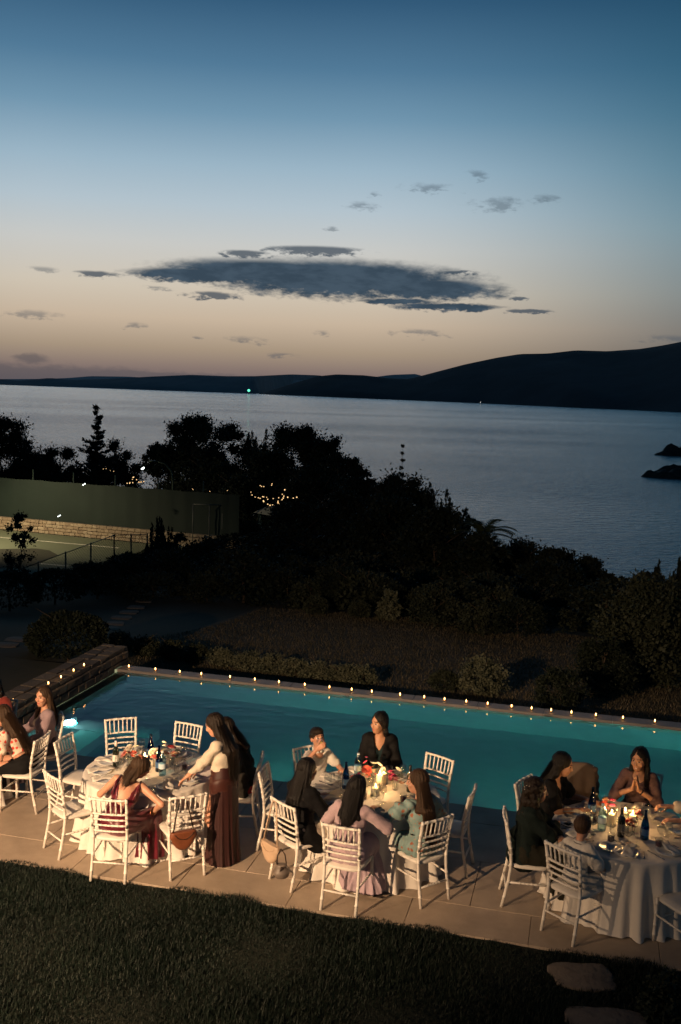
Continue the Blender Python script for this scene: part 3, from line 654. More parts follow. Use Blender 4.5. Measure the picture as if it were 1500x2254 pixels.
def put(key, kind, dx, dy, label, rz=0.0, dz=0.0, group=None):
    mk = {'wine_glass': mk_wineglass, 'goblet': mk_goblet, 'tumbler_dark': mk_tumbler(drink), 'tumbler_wine': mk_tumbler(redwine), 'tumbler_pale': mk_tumbler(juice), 'blue': mk_blue, 'wine_foil': mk_wine(True), 'wine_dark': mk_wine(False), 'water': mk_water,
          'candle_tall': mk_candle(.17, CANDLE, False), 'candle_mid': mk_candle(.13, CANDLE, True), 'candle_low': mk_candle(.09, CANDLE, True), 'plate': mk_plate, 'napkin': mk_napkin, 'fork': mk_fork, 'knife': mk_knife, 'phone': mk_phone}[kind]
    cat = {'wine_glass': 'wine glass', 'goblet': 'glass', 'blue': 'bottle', 'wine_foil': 'wine bottle', 'wine_dark': 'wine bottle', 'water': 'water bottle', 'plate': 'plate', 'napkin': 'napkin', 'fork': 'fork', 'knife': 'knife', 'phone': 'phone'}.get(kind, 'candle' if 'candle' in kind else 'glass')
    x, y = P(key, dx, dy); return thing(kind, mk, x, y, TZ+dz, rz, label, cat, group)
CANDLE = 3.0
NAMES = {'t0': 'table at the left edge', 't1': 'left table', 't2': 'middle table', 't3': 'right table'}
WHERE = ['right side', 'back right', 'back side', 'back left', 'left side', 'front left', 'front side', 'front right']
ORD = ['first', 'second', 'third', 'fourth', 'fifth', 'sixth', 'seventh', 'eighth', 'ninth', 'tenth', 'eleventh', 'twelfth', 'thirteenth', 'fourteenth', 'fifteenth', 'sixteenth', 'seventeenth', 'eighteenth', 'nineteenth', 'twentieth', 'twenty-first', 'twenty-second', 'last']
_seen = {}
def where(key, dx, dy, kind):
    w = WHERE[int(round(math.degrees(math.atan2(dy, dx))/45)) % 8]; k_ = (key, kind, w); _seen[k_] = _seen.get(k_, 0)+1
    return w+('' if _seen[k_] == 1 else ', '+ORD[_seen[k_]-1]+' one')
def setting(key, ang, r=.56, plate=True, napkin=True, cut=True):
    a = D2R(ang); dx, dy = math.cos(a)*r, math.sin(a)*r; rz = a+math.pi/2; tx, ty = -math.sin(a), math.cos(a)
    nm = NAMES[key]
    if plate: put(key, 'plate', dx, dy, 'white dinner plate on the %s, %s' % (nm, where(key, dx, dy, 'p')), rz, 0, 'dinner plates')
    if napkin: put(key, 'napkin', dx+.02*tx, dy+.02*ty, 'pale folded napkin on the %s, %s' % (nm, where(key, dx, dy, 'n')), rz+.3*math.sin(ang), .02 if plate else .0, 'folded napkins')
    if cut:
        put(key, 'fork', dx+.165*tx, dy+.165*ty, 'steel fork beside a plate of the %s, %s' % (nm, where(key, dx, dy, 'f')), rz+math.pi, 0, 'cutlery'); put(key, 'knife', dx-.165*tx, dy-.165*ty, 'steel knife beside a plate of the %s, %s' % (nm, where(key, dx, dy, 'k')), rz+math.pi, 0, 'cutlery')
# left table
for a in (112, 160, 190, 218, 65, 332, 300): setting('t1', a)
put('t1', 'wine_foil', -.42, .10, 'dark wine bottle with pale foil neck on the left table')
put('t1', 'blue', -.06, .36, 'blue glass bottle at the back of the left table', .4); put('t1', 'blue', .11, -.02, 'blue glass bottle behind the water bottle, left table')
put('t1', 'water', .17, -.14, 'clear plastic water bottle on the left table'); put('t1', 'candle_tall', -.06, -.01, 'tall bare pillar candle in the middle of the left table'); put('t1', 'candle_mid', .06, .14, 'pillar candle in glass among the flowers of the left table')
put('t1', 'tumbler_dark', .40, .03, 'tumbler of dark drink on the left table'); put('t1', 'phone', -.03, -.58, 'black phone by the woman in burgundy', .5)
for i, (dx, dy) in enumerate([(-.34, .30), (-.30, .38), (-.36, -.02), (-.30, -.22), (-.04, -.22), (.03, -.27), (.0, -.16), (.30, -.10), (.36, -.22), (.30, .16), (.44, .22), (.34, .34), (.16, .46), (-.18, .42), (.24, -.02)]):
    put('t1', 'wine_glass' if i % 2 else 'goblet', dx, dy, 'clear %s on the left table, %s' % (('wine glass', where('t1', dx, dy, 'w')) if i % 2 else ('goblet', where('t1', dx, dy, 'g'))), 0, 0, G+' left')
arrangement(*P('t1', -.24, .06), 'coral and white flowers left of the candles on the left table', 3, [(-.06, -.05, .17, .055, 'pink', 'r'), (.04, -.02, .18, .04, 'coral', 'r'), (-.02, .04, .22, .045, 'white', 'r'), (.05, .05, .24, .035, 'white', 'r'), (-.05, .05, .2, .035, 'white', 'd'), (.08, .02, .15, .035, 'blue', 'r')])
arrangement(*P('t1', .10, .06), 'red and white flowers right of the candles on the left table', 5, [(-.04, -.07, .15, .058, 'coral', 'r'), (-.05, .0, .2, .045, 'white', 'r'), (-.09, .04, .18, .045, 'white', 'r'), (.05, .06, .25, .03, 'white', 'r'), (.04, .07, .29, .025, 'white', 'r'), (.07, .05, .2, .04, 'white', 'r')])
arrangement(*P('t1', .24, .12), 'dark red dahlia and peach daisy on the left table', 7, [(-.02, .05, .21, .055, 'red', 'r'), (.02, -.03, .17, .055, 'peach', 'daisy'), (-.06, .0, .16, .03, 'red', 'r')])
# middle table
for a in (108, 140, 176, 60, 20, 205, 330): setting('t2', a)
put('t2', 'water', -.16, .46, 'clear water bottle in front of the boy and the woman in black blazer'); put('t2', 'blue', -.30, .12, 'tall blue glass bottle on the middle table', .2); put('t2', 'wine_dark', .42, .08, 'dark red wine bottle on the middle table')
put('t2', 'candle_tall', .08, .12, 'tall lit pillar candle on the middle table'); put('t2', 'candle_low', .03, -.05, 'low lit candle in glass on the middle table'); put('t2', 'candle_mid', .13, .28, 'pillar candle behind the flowers of the middle table')
put('t2', 'tumbler_wine', .33, -.22, 'tumbler of red drink in front of the woman in teal dress'); put('t2', 'tumbler_dark', -.10, -.17, 'tumbler of dark drink behind the head of the woman in lilac'); put('t2', 'phone', -.30, -.28, 'phone lying by the black haired woman on the middle table', .9)
for i, (dx, dy) in enumerate([(-.50, .10), (-.46, .04), (-.40, .14), (-.36, -.06), (-.32, -.14), (.04, -.22), (.07, -.32), (.11, -.24), (.46, -.05), (.52, -.12), (.50, .06), (.56, .16), (.20, .40), (.36, .36), (-.06, .40), (.0, -.40)]):
    put('t2', 'wine_glass' if i % 2 else 'goblet', dx, dy, 'clear %s on the middle table, %s' % (('wine glass', where('t2', dx, dy, 'w')) if i % 2 else ('goblet', where('t2', dx, dy, 'g'))), 0, 0, G+' middle')
arrangement(*P('t2', -.02, .22), 'coral roses and white flowers behind the candle on the middle table', 11, [(-.05, -.04, .19, .055, 'coral', 'r'), (.04, .03, .25, .05, 'white', 'daisy'), (.10, .04, .23, .04, 'white', 'r'), (-.06, .06, .25, .03, 'magenta', 'r'), (-.05, .08, .30, .02, 'magenta', 'r'), (.14, -.01, .19, .035, 'white', 'r')])
arrangement(*P('t2', -.14, .06), 'red dahlia and blue flowers on the middle table', 12, [(-.06, -.03, .15, .055, 'coral', 'r'), (.02, .0, .14, .04, 'blue', 'r'), (-.02, .03, .17, .035, 'magenta', 'r')], .09)
arrangement(*P('t2', .26, .12), 'magenta and cream flowers by the wine bottle', 13, [(-.06, .0, .2, .04, 'magenta', 'r'), (-.04, -.05, .17, .045, 'magenta', 'r'), (.03, .04, .22, .035, 'white', 'r'), (.04, -.04, .15, .05, 'white', 'daisy'), (.06, -.08, .11, .04, 'peach', 'daisy')])
# right table
for a in (108, 140, 168, 196, 60, 30, 0, 255): setting('t3', a)
put('t3', 'plate', -.28, -.42, 'bluish plate in shadow in front of the small boy', 0)
setting('t3', 300)
put('t3', 'blue', -.27, .36, 'blue glass bottle by the draped chair'); put('t3', 'blue', .13, -.20, 'blue glass bottle in front of the candles, right table', .7); put('t3', 'wine_dark', -.10, -.16, 'dark wine bottle in the middle of the right table'); put('t3', 'water', -.26, -.02, 'clear water bottle on the right table')
put('t3', 'candle_tall', .06, .0, 'front lit pillar candle on the right table'); put('t3', 'candle_mid', -.13, .10, 'left lit pillar candle in glass on the right table'); put('t3', 'candle_low', .06, .26, 'rear candle in glass in front of the woman with joined hands')
for k_, (n_, dx, dy) in enumerate([('tumbler_dark', -.24, -.30), ('tumbler_wine', .22, -.38), ('tumbler_dark', -.44, .02), ('tumbler_dark', -.28, .16)]): put('t3', n_, dx, dy, ['small dark drink beside the plate of the small boy', 'small glass of red drink beside the white napkin, right table', 'short dark drink in front of the curly haired woman', 'dark drink behind the water bottle, right table'][k_])
for i, (dx, dy) in enumerate([(-.36, .18), (-.32, .12), (-.42, -.05), (-.38, -.12), (-.20, -.26), (-.12, -.36), (-.06, -.28), (.0, -.38), (.30, -.20), (.34, -.30), (.38, -.12), (.40, .10), (.30, .30), (-.10, .40)]):
    put('t3', 'wine_glass' if i % 2 else 'goblet', dx, dy, 'clear %s on the right table, %s' % (('wine glass', where('t3', dx, dy, 'w')) if i % 2 else ('goblet', where('t3', dx, dy, 'g'))), 0, 0, G+' right')
put('t3', 'phone', -.58, .10, 'black phone on the right table by the curly haired woman', -.9)
arrangement(*P('t3', -.14, .25), 'magenta flower bunch behind the candles of the right table', 21, [(-.04, -.02, .17, .05, 'coral', 'r'), (.04, -.04, .16, .05, 'magenta', 'r'), (.05, .02, .2, .045, 'magenta', 'r'), (-.02, .03, .21, .035, 'peach', 'r'), (-.1, .06, .25, .015, 'white', 'r')])
arrangement(*P('t3', .12, .10), 'pink and white rose cluster between the candles of the right table', 22, [(.02, -.02, .15, .05, 'pink', 'r'), (.07, -.03, .12, .045, 'white', 'r'), (-.05, .01, .14, .045, 'white', 'r'), (.0, .04, .18, .03, 'white', 'r')], .08)
arrangement(*P('t3', .0, -.06), 'low dark red berries by the wine bottle on the right table', 23, [(-.02, .0, .11, .035, 'red', 'r'), (.03, .02, .12, .03, 'magenta', 'r'), (.0, -.03, .09, .03, 'red', 'r')], .06)
# table at the left edge: the part in view
for a in (-8, 22): setting('t0', a, .55)
put('t0', 'wine_glass', .5, -.2, 'wine glass on the table at the left edge'); put('t0', 'candle_low', .2, .0, 'lit candle in glass on the table at the left edge')
# ------------------------------------------------------------------ tealights
tl_glass = glass_mat('tealight_glass', (.97, .92, .84), .06, 1.35)
def mk_tealight():
    e = empty('tealight'); MB().lathe([(0, 0), (.026, 0), (.028, .003), (.034, .055), (.0325, .055), (.027, .006), (0, .006)], 14).build('glass_cup', tl_glass, e)
    MB().lathe([(0, .007), (.019, .007), (.019, .02), (0, .021)], 12).build('wax_disc', wax, e)
    MB().lathe([(.003, .021), (.011, .030), (.010, .043), (.004, .058), (0, .064)], 10).build('flame', mat('tealight_flame', (1, .7, .3), .5, emit=(1.0, .50, .17), estr=15.0), e)
    return e
TLU = [-8.03, -7.5, -7.02, -6.6, -6.05, -5.58, -5.13, -4.65, -4.2, -3.8, -3.44, -2.94, -2.52, -2.17, -1.8, -1.44, -1.04, -.71, -.39, -.06, .33, .76, 1.26]
for i, u in enumerate(TLU):
    x, y = uv2xy(u, 16.42); thing('tl', mk_tealight, x, y, .0045, 0, 'lit tealight on the far pool edge, %s from the stone wall' % ORD[i], 'tealight', 'tealights along the far pool edge')
for i, (u, v) in enumerate([(-8.36, 15.35), (-8.36, 14.99), (-8.36, 14.57), (-8.37, 14.19), (-8.4, 13.21)]):
    x, y = uv2xy(u, v); thing('tl', mk_tealight, x, y, .283, 0, 'lit tealight on the stone wall, %s from its far end' % ORD[i], 'tealight', 'tealights on the stone wall')
# ------------------------------------------------------------------ bags and the draped jacket
leather = mat('brown_leather', (.20, .065, .03), .38, .25, 12, bump=.1, bscale=90); beige = mat('beige_leather', (.50, .36, .25), .45, .15, 12, bump=.08, bscale=80); taupe = mat('grey_leather', (.16, .13, .11), .5, .2, 10, bump=.1, bscale=60); dark_lth = mat('dark_strap', (.03, .018, .012), .5); gold = mat('gold_metal', (.7, .45, .15), .3, metal=1.0)
def local(ch, p):      # chair-local point to world
    x, y, f, _ = CH[ch]; a = D2R(f-90); return np.array([x+p[0]*math.cos(a)-p[1]*math.sin(a), y+p[0]*math.sin(a)+p[1]*math.cos(a), p[2]])
def saddle_bag(ch, off, w, h, m, top, label, strap_m, lip=True):
    x, y, f, _ = CH[ch]; e = empty('handbag', (0, 0, 0), D2R(f-90)); e.location = local(ch, off); tag(e, label, 'handbag')
    s = SDF(.03); 
    for i in range(9):
        t = i/8*2-1; s.cap((t*w*.42, 0, -h*.45*(1-t*t)), (t*w*.42*.95, 0, h*.18), .042, .036)
    s.cut_plane((0, 0, h*.2), (0, 0, 1)); v, fc = s.build(.008); v[:, 1] *= .75; mesh('body', v, fc, m, e)
    b = MB()
    b.tube([(-w*.45, .0, h*.12), (-w*.30, .02, top*.55), (-.03, .045, top-.01), (.0, .05, top), (.03, .045, top-.01), (w*.30, .02, top*.55), (w*.45, 0, h*.12)], .008, 7); b.build('strap', strap_m, e)
    for sgn in (-1, 1): MB().lathe([(0, -.006), (.012, -.004), (.012, .004), (0, .006)], 10, (sgn*w*.45, -.012, h*.12)).build('ring', gold, e)
    if lip: MB().tube([(w*.42*t, -.036-.004*(1-t*t), h*(-.25*(1-t*t)+.14)) for t in np.linspace(-1, 1, 13)], .0035, 6).build('seam', strap_m, e)
    return e
saddle_bag('c1_bag', (-.06, -.30, .50), .25, .25, leather, .40, 'brown leather saddle bag hanging from a chair back at the left table', dark_lth)
saddle_bag('c2_fl', (-.10, -.33, .40), .27, .27, beige, .50, 'beige half moon handbag hanging from a chair of the middle table', beige)
def bucket_bag():
    e = empty('bucket_bag', (0, 0, 0), .3); e.location = local('c2_fl', (.14, -.36, .19)); tag(e, 'small grey bucket bag hanging under the beige handbag', 'handbag')
    s = SDF(.03); s.cap((0, 0, .05), (0, 0, .10), .085, .06); s.cut_plane((0, 0, .135), (0, 0, 1)); s.cut_plane((0, 0, -.01), (0, 0, -1)); v, f = s.build(.008); v[:, 1] *= .8; mesh('body', v, f, taupe, e)
    MB().tube([(-.05, 0, .13), (-.04, .03, .22), (0, .04, .28), (.04, .03, .22), (.05, 0, .13)], .007, 6).build('handle', dark_lth, e)
    b = MB()
    for i in range(5): b.tube([(.01*(i-2), -.055, .13), (.016*(i-2), -.065, .09+.01*i)], .005, 5)
    b.build('drawstring', dark_lth, e)
bucket_bag()
# jacket over the chair back at the right table
jk = mat('beige_jacket', (.19, .135, .10), .85, .2, 12, bump=.2, bscale=50)
def drape():
    ch = 'c3_drape'; x, y, f, _ = CH[ch]; e = empty('draped_jacket', (x, y, 0), D2R(f-90)); tag(e, 'beige jacket draped over the chair by the pool at the right table', 'jacket')
    n, k = 28, 30; v = []
    path = [(.0, -.150, .50), (0, -.155, .62), (0, -.172, .74), (0, -.205, .86), (0, -.228, .925), (0, -.258, .948), (0, -.292, .93), (0, -.30, .84), (0, -.29, .7), (0, -.275, .55), (0, -.27, .42)]
    tt = np.linspace(0, len(path)-1, k)
    for j in range(k):
        q = [np.interp(tt[j], range(len(path)), [p[c] for p in path]) for c in range(3)]
        for i in range(n):
            t = i/(n-1)*2-1; dwn = max(0, .93-q[2]); w = .215+.02*dwn+.03*(dwn > .3); fold = .010*math.sin(t*9+q[2]*4)*min(1, dwn*5)
            v.append((t*w, q[1]+(fold if q[1] > -.25 else -fold)-.01*(1-t*t), q[2]-.045*abs(t)**4-(.03*math.sin(t*5) if j in (0, k-1) else 0)))
    fc = [(j*n+i, j*n+i+1, (j+1)*n+i+1, (j+1)*n+i) for j in range(k-1) for i in range(n-1)]
    o = mesh('jacket_body', v, fc, jk, e); o.modifiers.new('thick', 'SOLIDIFY').thickness = .012
    for s in (-1, 1):
        sd = SDF(.02); sd.cap((s*.215, -.25, .87), (s*.245, -.27, .66), .042, .045); sd.cap((s*.245, -.27, .66), (s*.24, -.26, .46), .045, .04)
        sd.disp = lambda X: .006*np.sin(X[:, 2]*60+X[:, 0]*20); vv, ff = sd.build(.01); mesh('sleeve', vv, ff, jk, e)
drape()
# white cloth bundle on the bag chair's seat
def bundle():
    e = empty('folded_shawl', (0, 0, 0), D2R(24)); e.location = local('c1_bag', (.0, .05, .467)); tag(e, 'grey and white folded shawl on the seat of the chair with the brown bag', 'shawl')
    s = SDF(.03); s.ell((0, 0, .03), (.16, .13, .035)); s.ell((.02, .04, .075), (.12, .09, .03)); s.disp = lambda X: .007*np.sin(X[:, 0]*70+8*np.sin(X[:, 1]*20)); s.cut_plane((0, 0, .001), (0, 0, -1)); v, f = s.build(.01); mesh('cloth', v, f, mat('shawl_cloth', (.55, .52, .48), .9, .2, 15, bump=.2), e)
bundle()
# ------------------------------------------------------------------ people
def V3(*a): return np.array(a, float)
def unit(v): return v/max(np.linalg.norm(v), 1e-9)
def ik(a, t, l1, l2, hint):
    d = t-a; L = np.linalg.norm(d); m = (l1+l2)*.995
    if L > m: t = a+d*(m/L); d = t-a; L = m
    x = (l1*l1-l2*l2+L*L)/(2*L); h = math.sqrt(max(l1*l1-x*x, 0)); u = d/L; w = np.array(hint, float); w = unit(w-u*(w@u)); return a+u*x+w*h, t
def pattern(name, base, spots, scale, thr, rough=.7):
    if name in MATS: return MATS[name]
    m = bpy.data.materials.new(name); m.use_nodes = True; MATS[name] = m; n = m.node_tree.nodes; l = m.node_tree.links; p = n['Principled BSDF']; p.inputs['Roughness'].default_value = rough
    t = n.new('ShaderNodeTexCoord'); nz = n.new('ShaderNodeTexNoise'); nz.inputs['Scale'].default_value = scale*1.4; l.new(t.outputs['Object'], nz.inputs['Vector'])
    ad = n.new('ShaderNodeVectorMath'); ad.operation = 'MULTIPLY_ADD'; l.new(nz.outputs[1], ad.inputs[0]); ad.inputs[1].default_value = (.9/scale,)*3; l.new(t.outputs['Object'], ad.inputs[2])
    col = None
    for i, (c, th, sc) in enumerate(spots):
        v = n.new('ShaderNodeTexVoronoi'); v.inputs['Scale'].default_value = sc; l.new(ad.outputs[0], v.inputs['Vector'])
        r = n.new('ShaderNodeMapRange'); l.new(v.outputs['Distance'], r.inputs[0]); r.inputs[1].default_value = th+.05; r.inputs[2].default_value = th-.05
        mx = n.new('ShaderNodeMix'); mx.data_type = 'RGBA'; l.new(r.outputs[0], mx.inputs[0]); mx.inputs[7].default_value = (*c, 1)
        if col is None: mx.inputs[6].default_value = (*base, 1)
        else: l.new(col, mx.inputs[6])
        col = mx.outputs[2]
    l.new(col, p.inputs['Base Color']); return m
def cloth(name, c, rough=.85, bump=.25, bscale=70, var=.18, sheen=.15): dk = max(c) < .05; return mat(name, c, rough, var, 9, bump=bump, bscale=bscale, sheen=0 if dk else sheen, spec=.15 if dk else .35)
def hairm(name, c): return mat(name, c, .46, .55, 30, tuple(q*1.5 for q in c), bump=.4, bscale=55, stretch=(6, 6, .5), spec=.25)
SKIN = {'light': mat('skin_light', (.55, .30, .20), .5, .1, 14, (.50, .25, .16), sss=.12), 'warm': mat('skin_warm', (.48, .26, .16), .5, .1, 14, (.43, .22, .13), sss=.12)}
LIPS = mat('lips', (.40, .10, .08), .45); EYE = mat('eye_dark', (.03, .02, .015), .2); EYEW = mat('eye_white', (.6, .55, .5), .3); BROW = mat('brow', (.06, .035, .025), .8); TEETH = mat('teeth', (.6, .55, .48), .3)
HAIR = {'black': hairm('hair_black', (.006, .005, .0045)), 'dark': hairm('hair_dark_brown', (.012, .0075, .005)), 'brown': hairm('hair_brown', (.036, .020, .011)), 'boy': hairm('hair_boy_brown', (.045, .025, .014))}
def hand(sd, wr, d, n, right, curl=.5, s=1.0, spread=1.0):
    d = unit(d); n = unit(n-d*(n@d)); sd_ = np.cross(d, n); k = .010*s; sg = 1 if right else -1
    for i in range(4):
        o = (1.5-i)*.019*s*sg; kn = wr+d*.082*s*(1-.06*abs(i-1.2))+sd_*o
        sd.cap(wr+sd_*o*.55, kn, .0155*s, .0115*s, k)
        L = (.068, .078, .072, .056)[i]*s; p = kn; dd = d.copy()
        for j, fr in enumerate((.45, .32, .25)):
            a = curl*(.5, .8, .6)[j]; dd = unit(dd*math.cos(a)+np.cross(np.cross(dd, n), dd)*math.sin(a)) if a else dd
            q = p+dd*L*fr+sd_*o*.08*spread; sd.cap(p, q, .0092*s-.0006*j, .0085*s-.0006*j, .006); p = q
    b = wr+d*.022*s+sd_*sg*.022*s+n*.006; m1 = b+unit(d*.55+sd_*sg*.7+n*.35)*.045*s; m2 = m1+unit(d*.9+sd_*sg*.25+n*.4)*.034*s
    sd.cap(wr, b, .016*s, .014*s, k); sd.cap(b, m1, .014*s, .0105*s, k); sd.cap(m1, m2, .0105*s, .009*s, .006)
class Fig:
    def __init__(s, name, label, x, y, face, z=0.0, pelvis=None, scale=1.0, lean=0.0, side=0.0, twist=0.0, head=(0, 0, 0), rh=None, lh=None, rhint=(.6, -.5, -.6), lhint=(-.6, -.5, -.6), sit=True, knees=None, ankles=None, female=True, legdir=0.0, cat='person', head_off=(0, 0, 0)):
        c = scale; s.s = c; s.female = female
        s.e = empty(name, (x, y, z), D2R(face-90)); tag(s.e, label, cat)
        s.P = V3(0, -.03, .465+.098*c) if sit else V3(0, 0, .93*c)
        if pelvis is not None: s.P = V3(*pelvis)
        s.R = rotm('Z', D2R(twist))@rotm('Y', D2R(side))@rotm('X', -D2R(lean))
        T = s.T = lambda a, b, d: s.P+s.R@(V3(a, b, d)*c)
        s.N = T(0, -.005, .47); s.S = [T(.146 if female else .138, -.005, .425), T(-(.146 if female else .138), -.005, .425)]
        yaw, pit, rol = (D2R(q) for q in head); s.Rh = rotm('Z', yaw)@rotm('X', -pit)@rotm('Y', rol)
        s.Hc = s.N+V3(0, .02, .0)*c+s.Rh@(V3(0, .01, .162)*(c*.5+.5))+V3(*head_off)
        l1, l2 = .285*c, .25*c
        tg = [V3(*(rh or (.19, .36, .80))), V3(*(lh or (-.19, .36, .80)))]; s.arm = []
        for i in (0, 1):
            el, wr = ik(s.S[i], tg[i], l1, l2, (rhint, lhint)[i]); s.arm.append((s.S[i], el, wr))
        s.leg = []; ld = rotm('Z', D2R(legdir))
        for i in (0, 1):
            sg = 1 if i == 0 else -1; hp = s.P+ld@V3(sg*.088*c, .0, -.02*c)
            if sit:
                an = s.P*V3(1, 1, 0)+ld@V3(sg*.085*c, .40*c, 0)+V3(0, 0, max(.085, s.P[2]-.02-.45*c)) if not ankles else V3(*ankles[i]); kn, an = ik(hp, an, .42*c, .42*c, ld@V3(sg*.15, .9, .7))
                if knees: kn = V3(*knees[i])
            else:
                an = V3(sg*.08*c, -.02, .085) if not ankles else V3(*ankles[i]); kn, an = ik(hp, an, .43*c, .43*c, V3(sg*.1, 1, 0))
            s.leg.append((hp, kn, an))
        s.hands = []
    def torso(s, sd, t=0.0, lo=0.0, bust=True):
        c, T, R = s.s, s.T, s.R
        if lo <= 0: sd.ell(T(0, -.005, .0), V3(.168, .125, .115)*c+t, R)
        sd.ell(T(0, .0, .13), V3(.132, .098, .15)*c+t, R); sd.ell(T(0, -.005, .29), V3(.136, .100, .17)*c+t, R)
        sd.cap(s.S[0]+s.R@(V3(-.02, 0, -.005)*c), s.S[1]+s.R@(V3(.02, 0, -.005)*c), .046*c+t, .046*c+t)
        sd.cap(T(0, -.01, .40), s.N+s.R@(V3(0, 0, .0)), .070*c+t*.5, .044*c+t*.5)
        if s.female and bust:
            for q in (-1, 1): sd.ell(T(q*.068, .082, .285), V3(.064, .055, .062)*c+t*.8, R)
    def arms(s, sd, frac=1.0, t=0.0, loose=0.0, only=(0, 1)):
        c = s.s
        for i in only:
            a, e, w = s.arm[i]; f1 = min(1, frac/.53); m = a+(e-a)*f1
            sd.cap(a, m, (.044*c+t), ((.044-.010*f1)*c+t+loose*f1))
            if frac > .53: f2 = (frac-.53)/.47; sd.cap(e, e+(w-e)*f2, .034*c+t+loose, (.034-.010*f2)*c+t+loose*.6)
    def legs(s, sd, frac=1.0, t=0.0, loose=0.0):
        c = s.s
        for h, k, a in s.leg:
            f1 = min(1, frac/.5); sd.cap(h, h+(k-h)*f1, .085*c+t, (.085-.027*f1)*c+t+loose*f1)
            if frac > .5: f2 = (frac-.5)/.5; sd.cap(k, k+(a-k)*f2, .055*c+t+loose, (.055-.018*f2)*c+t+loose*1.2)
    def body(s, skin='light', mouth=0.0, h=.0075, feet=True, hand_spec=None):
        c = s.s; sd = SDF(.022); s.torso(sd); s.arms(sd); s.legs(sd)
        for i, (hp, k, a) in enumerate(s.leg):
            if feet: fd = unit(V3(*(a-hp)[:2], 0)+1e-6); sd.cap(a+V3(0, 0, -.03*c), a+fd*.13*c+V3(0, 0, -.058*c), .03*c, .026*c); sd.cap(a, a-fd*.025*c+V3(0, 0, -.05*c), .03*c, .026*c)
        for i in (0, 1):
            a, e, w = s.arm[i]; hs = (hand_spec or {}).get(i, {}); d = hs.get('d'); d = unit(w-e) if d is None else V3(*d)
            n = V3(*hs.get('n', (0, 0, -1))); hand(sd, w, d, n, i == 0, hs.get('curl', .5), c*1.02, hs.get('spread', 1.0)); s.hands.append((w, d))
        Rh, Hc, q = s.Rh, s.Hc, (1.04*c if c > .9 else c*.35+.68); s.hq = q
        L = lambda x, y, z: Hc+Rh@(V3(x, y, z)*q)
        s.L = L
        sd.cap(s.N-s.R@(V3(0, 0, .03)*c), Hc+Rh@(V3(0, -.022, -.055)*q), .044*c, .043*q, .03)
        sd.ell(L(0, -.012, .03), V3(.075, .094, .096)*q, Rh, .02); sd.ell(L(0, .022, -.02), V3(.060, .073, .090)*q, Rh, .02); sd.ell(L(0, .047, -.082), V3(.033, .038, .030)*q, Rh, .03)
        sd.cap(L(0, .091, .016), L(0, .106, -.020), .0075*q, .0125*q, .012); sd.ell(L(0, .098, -.024), V3(.017, .010, .009)*q, Rh, .008)
        sd.ell(L(0, .085, -.053), V3(.021, .011, .006)*q, Rh, .008); sd.ell(L(0, .083, -.063), V3(.018, .011, .0065)*q, Rh, .008)
        for g in (-1, 1):
            sd.ell(L(g*.077, -.008, -.008), V3(.010, .022, .031)*q, Rh, .006); sd.cap(L(g*.012, .088, .035), L(g*.048, .074, .036), .006*q, .004*q, .014)
            sd.ell(L(g*.042, .066, -.022), V3(.022, .016, .016)*q, Rh, .02)
        for g in (-1, 1): sd.cut_ell(L(g*.031, .106, .014), V3(.021, .022, .013)*q, Rh, .012)
        if mouth: sd.cut_ell(L(0, .105, -.058), V3(.016, .016, .007)*q, Rh, .004)
        v, f = sd.build(h); cen = v[f].mean(1); lc = ((cen-Hc)@Rh)/q; mi = np.zeros(len(f), int)
        fr = lc[:, 1] > .045
        for g in (-1, 1):
            dx, dz = (lc[:, 0]-g*.031)/.0165, (lc[:, 2]-.0125)/.0075; mi[fr & (dx*dx+dz*dz < 1)] = 1
            mi[fr & (dx*dx+dz*dz < 1) & (np.abs(dx) > .62)] = 4
            dx, dz = (lc[:, 0]-g*.032)/.024, (lc[:, 2]-.036-.05*(.032-np.abs(lc[:, 0]-g*.032)))/.0036; mi[fr & (np.abs(dx) < .8) & (np.abs(dz) < 1)] = 3
        dx, dz = lc[:, 0]/.021, (lc[:, 2]+.058)/.0105; mi[(lc[:, 1] > .07) & (dx*dx+dz*dz < 1)] = 2
        if mouth: mi[(lc[:, 1] > .05) & ((lc[:, 0]/.016)**2+((lc[:, 2]+.058)/.006)**2 < 1)] = 5
        mesh('body', v, f, [SKIN[skin], EYE, LIPS, BROW, EYEW, TEETH], s.e, True, None, mi); return s
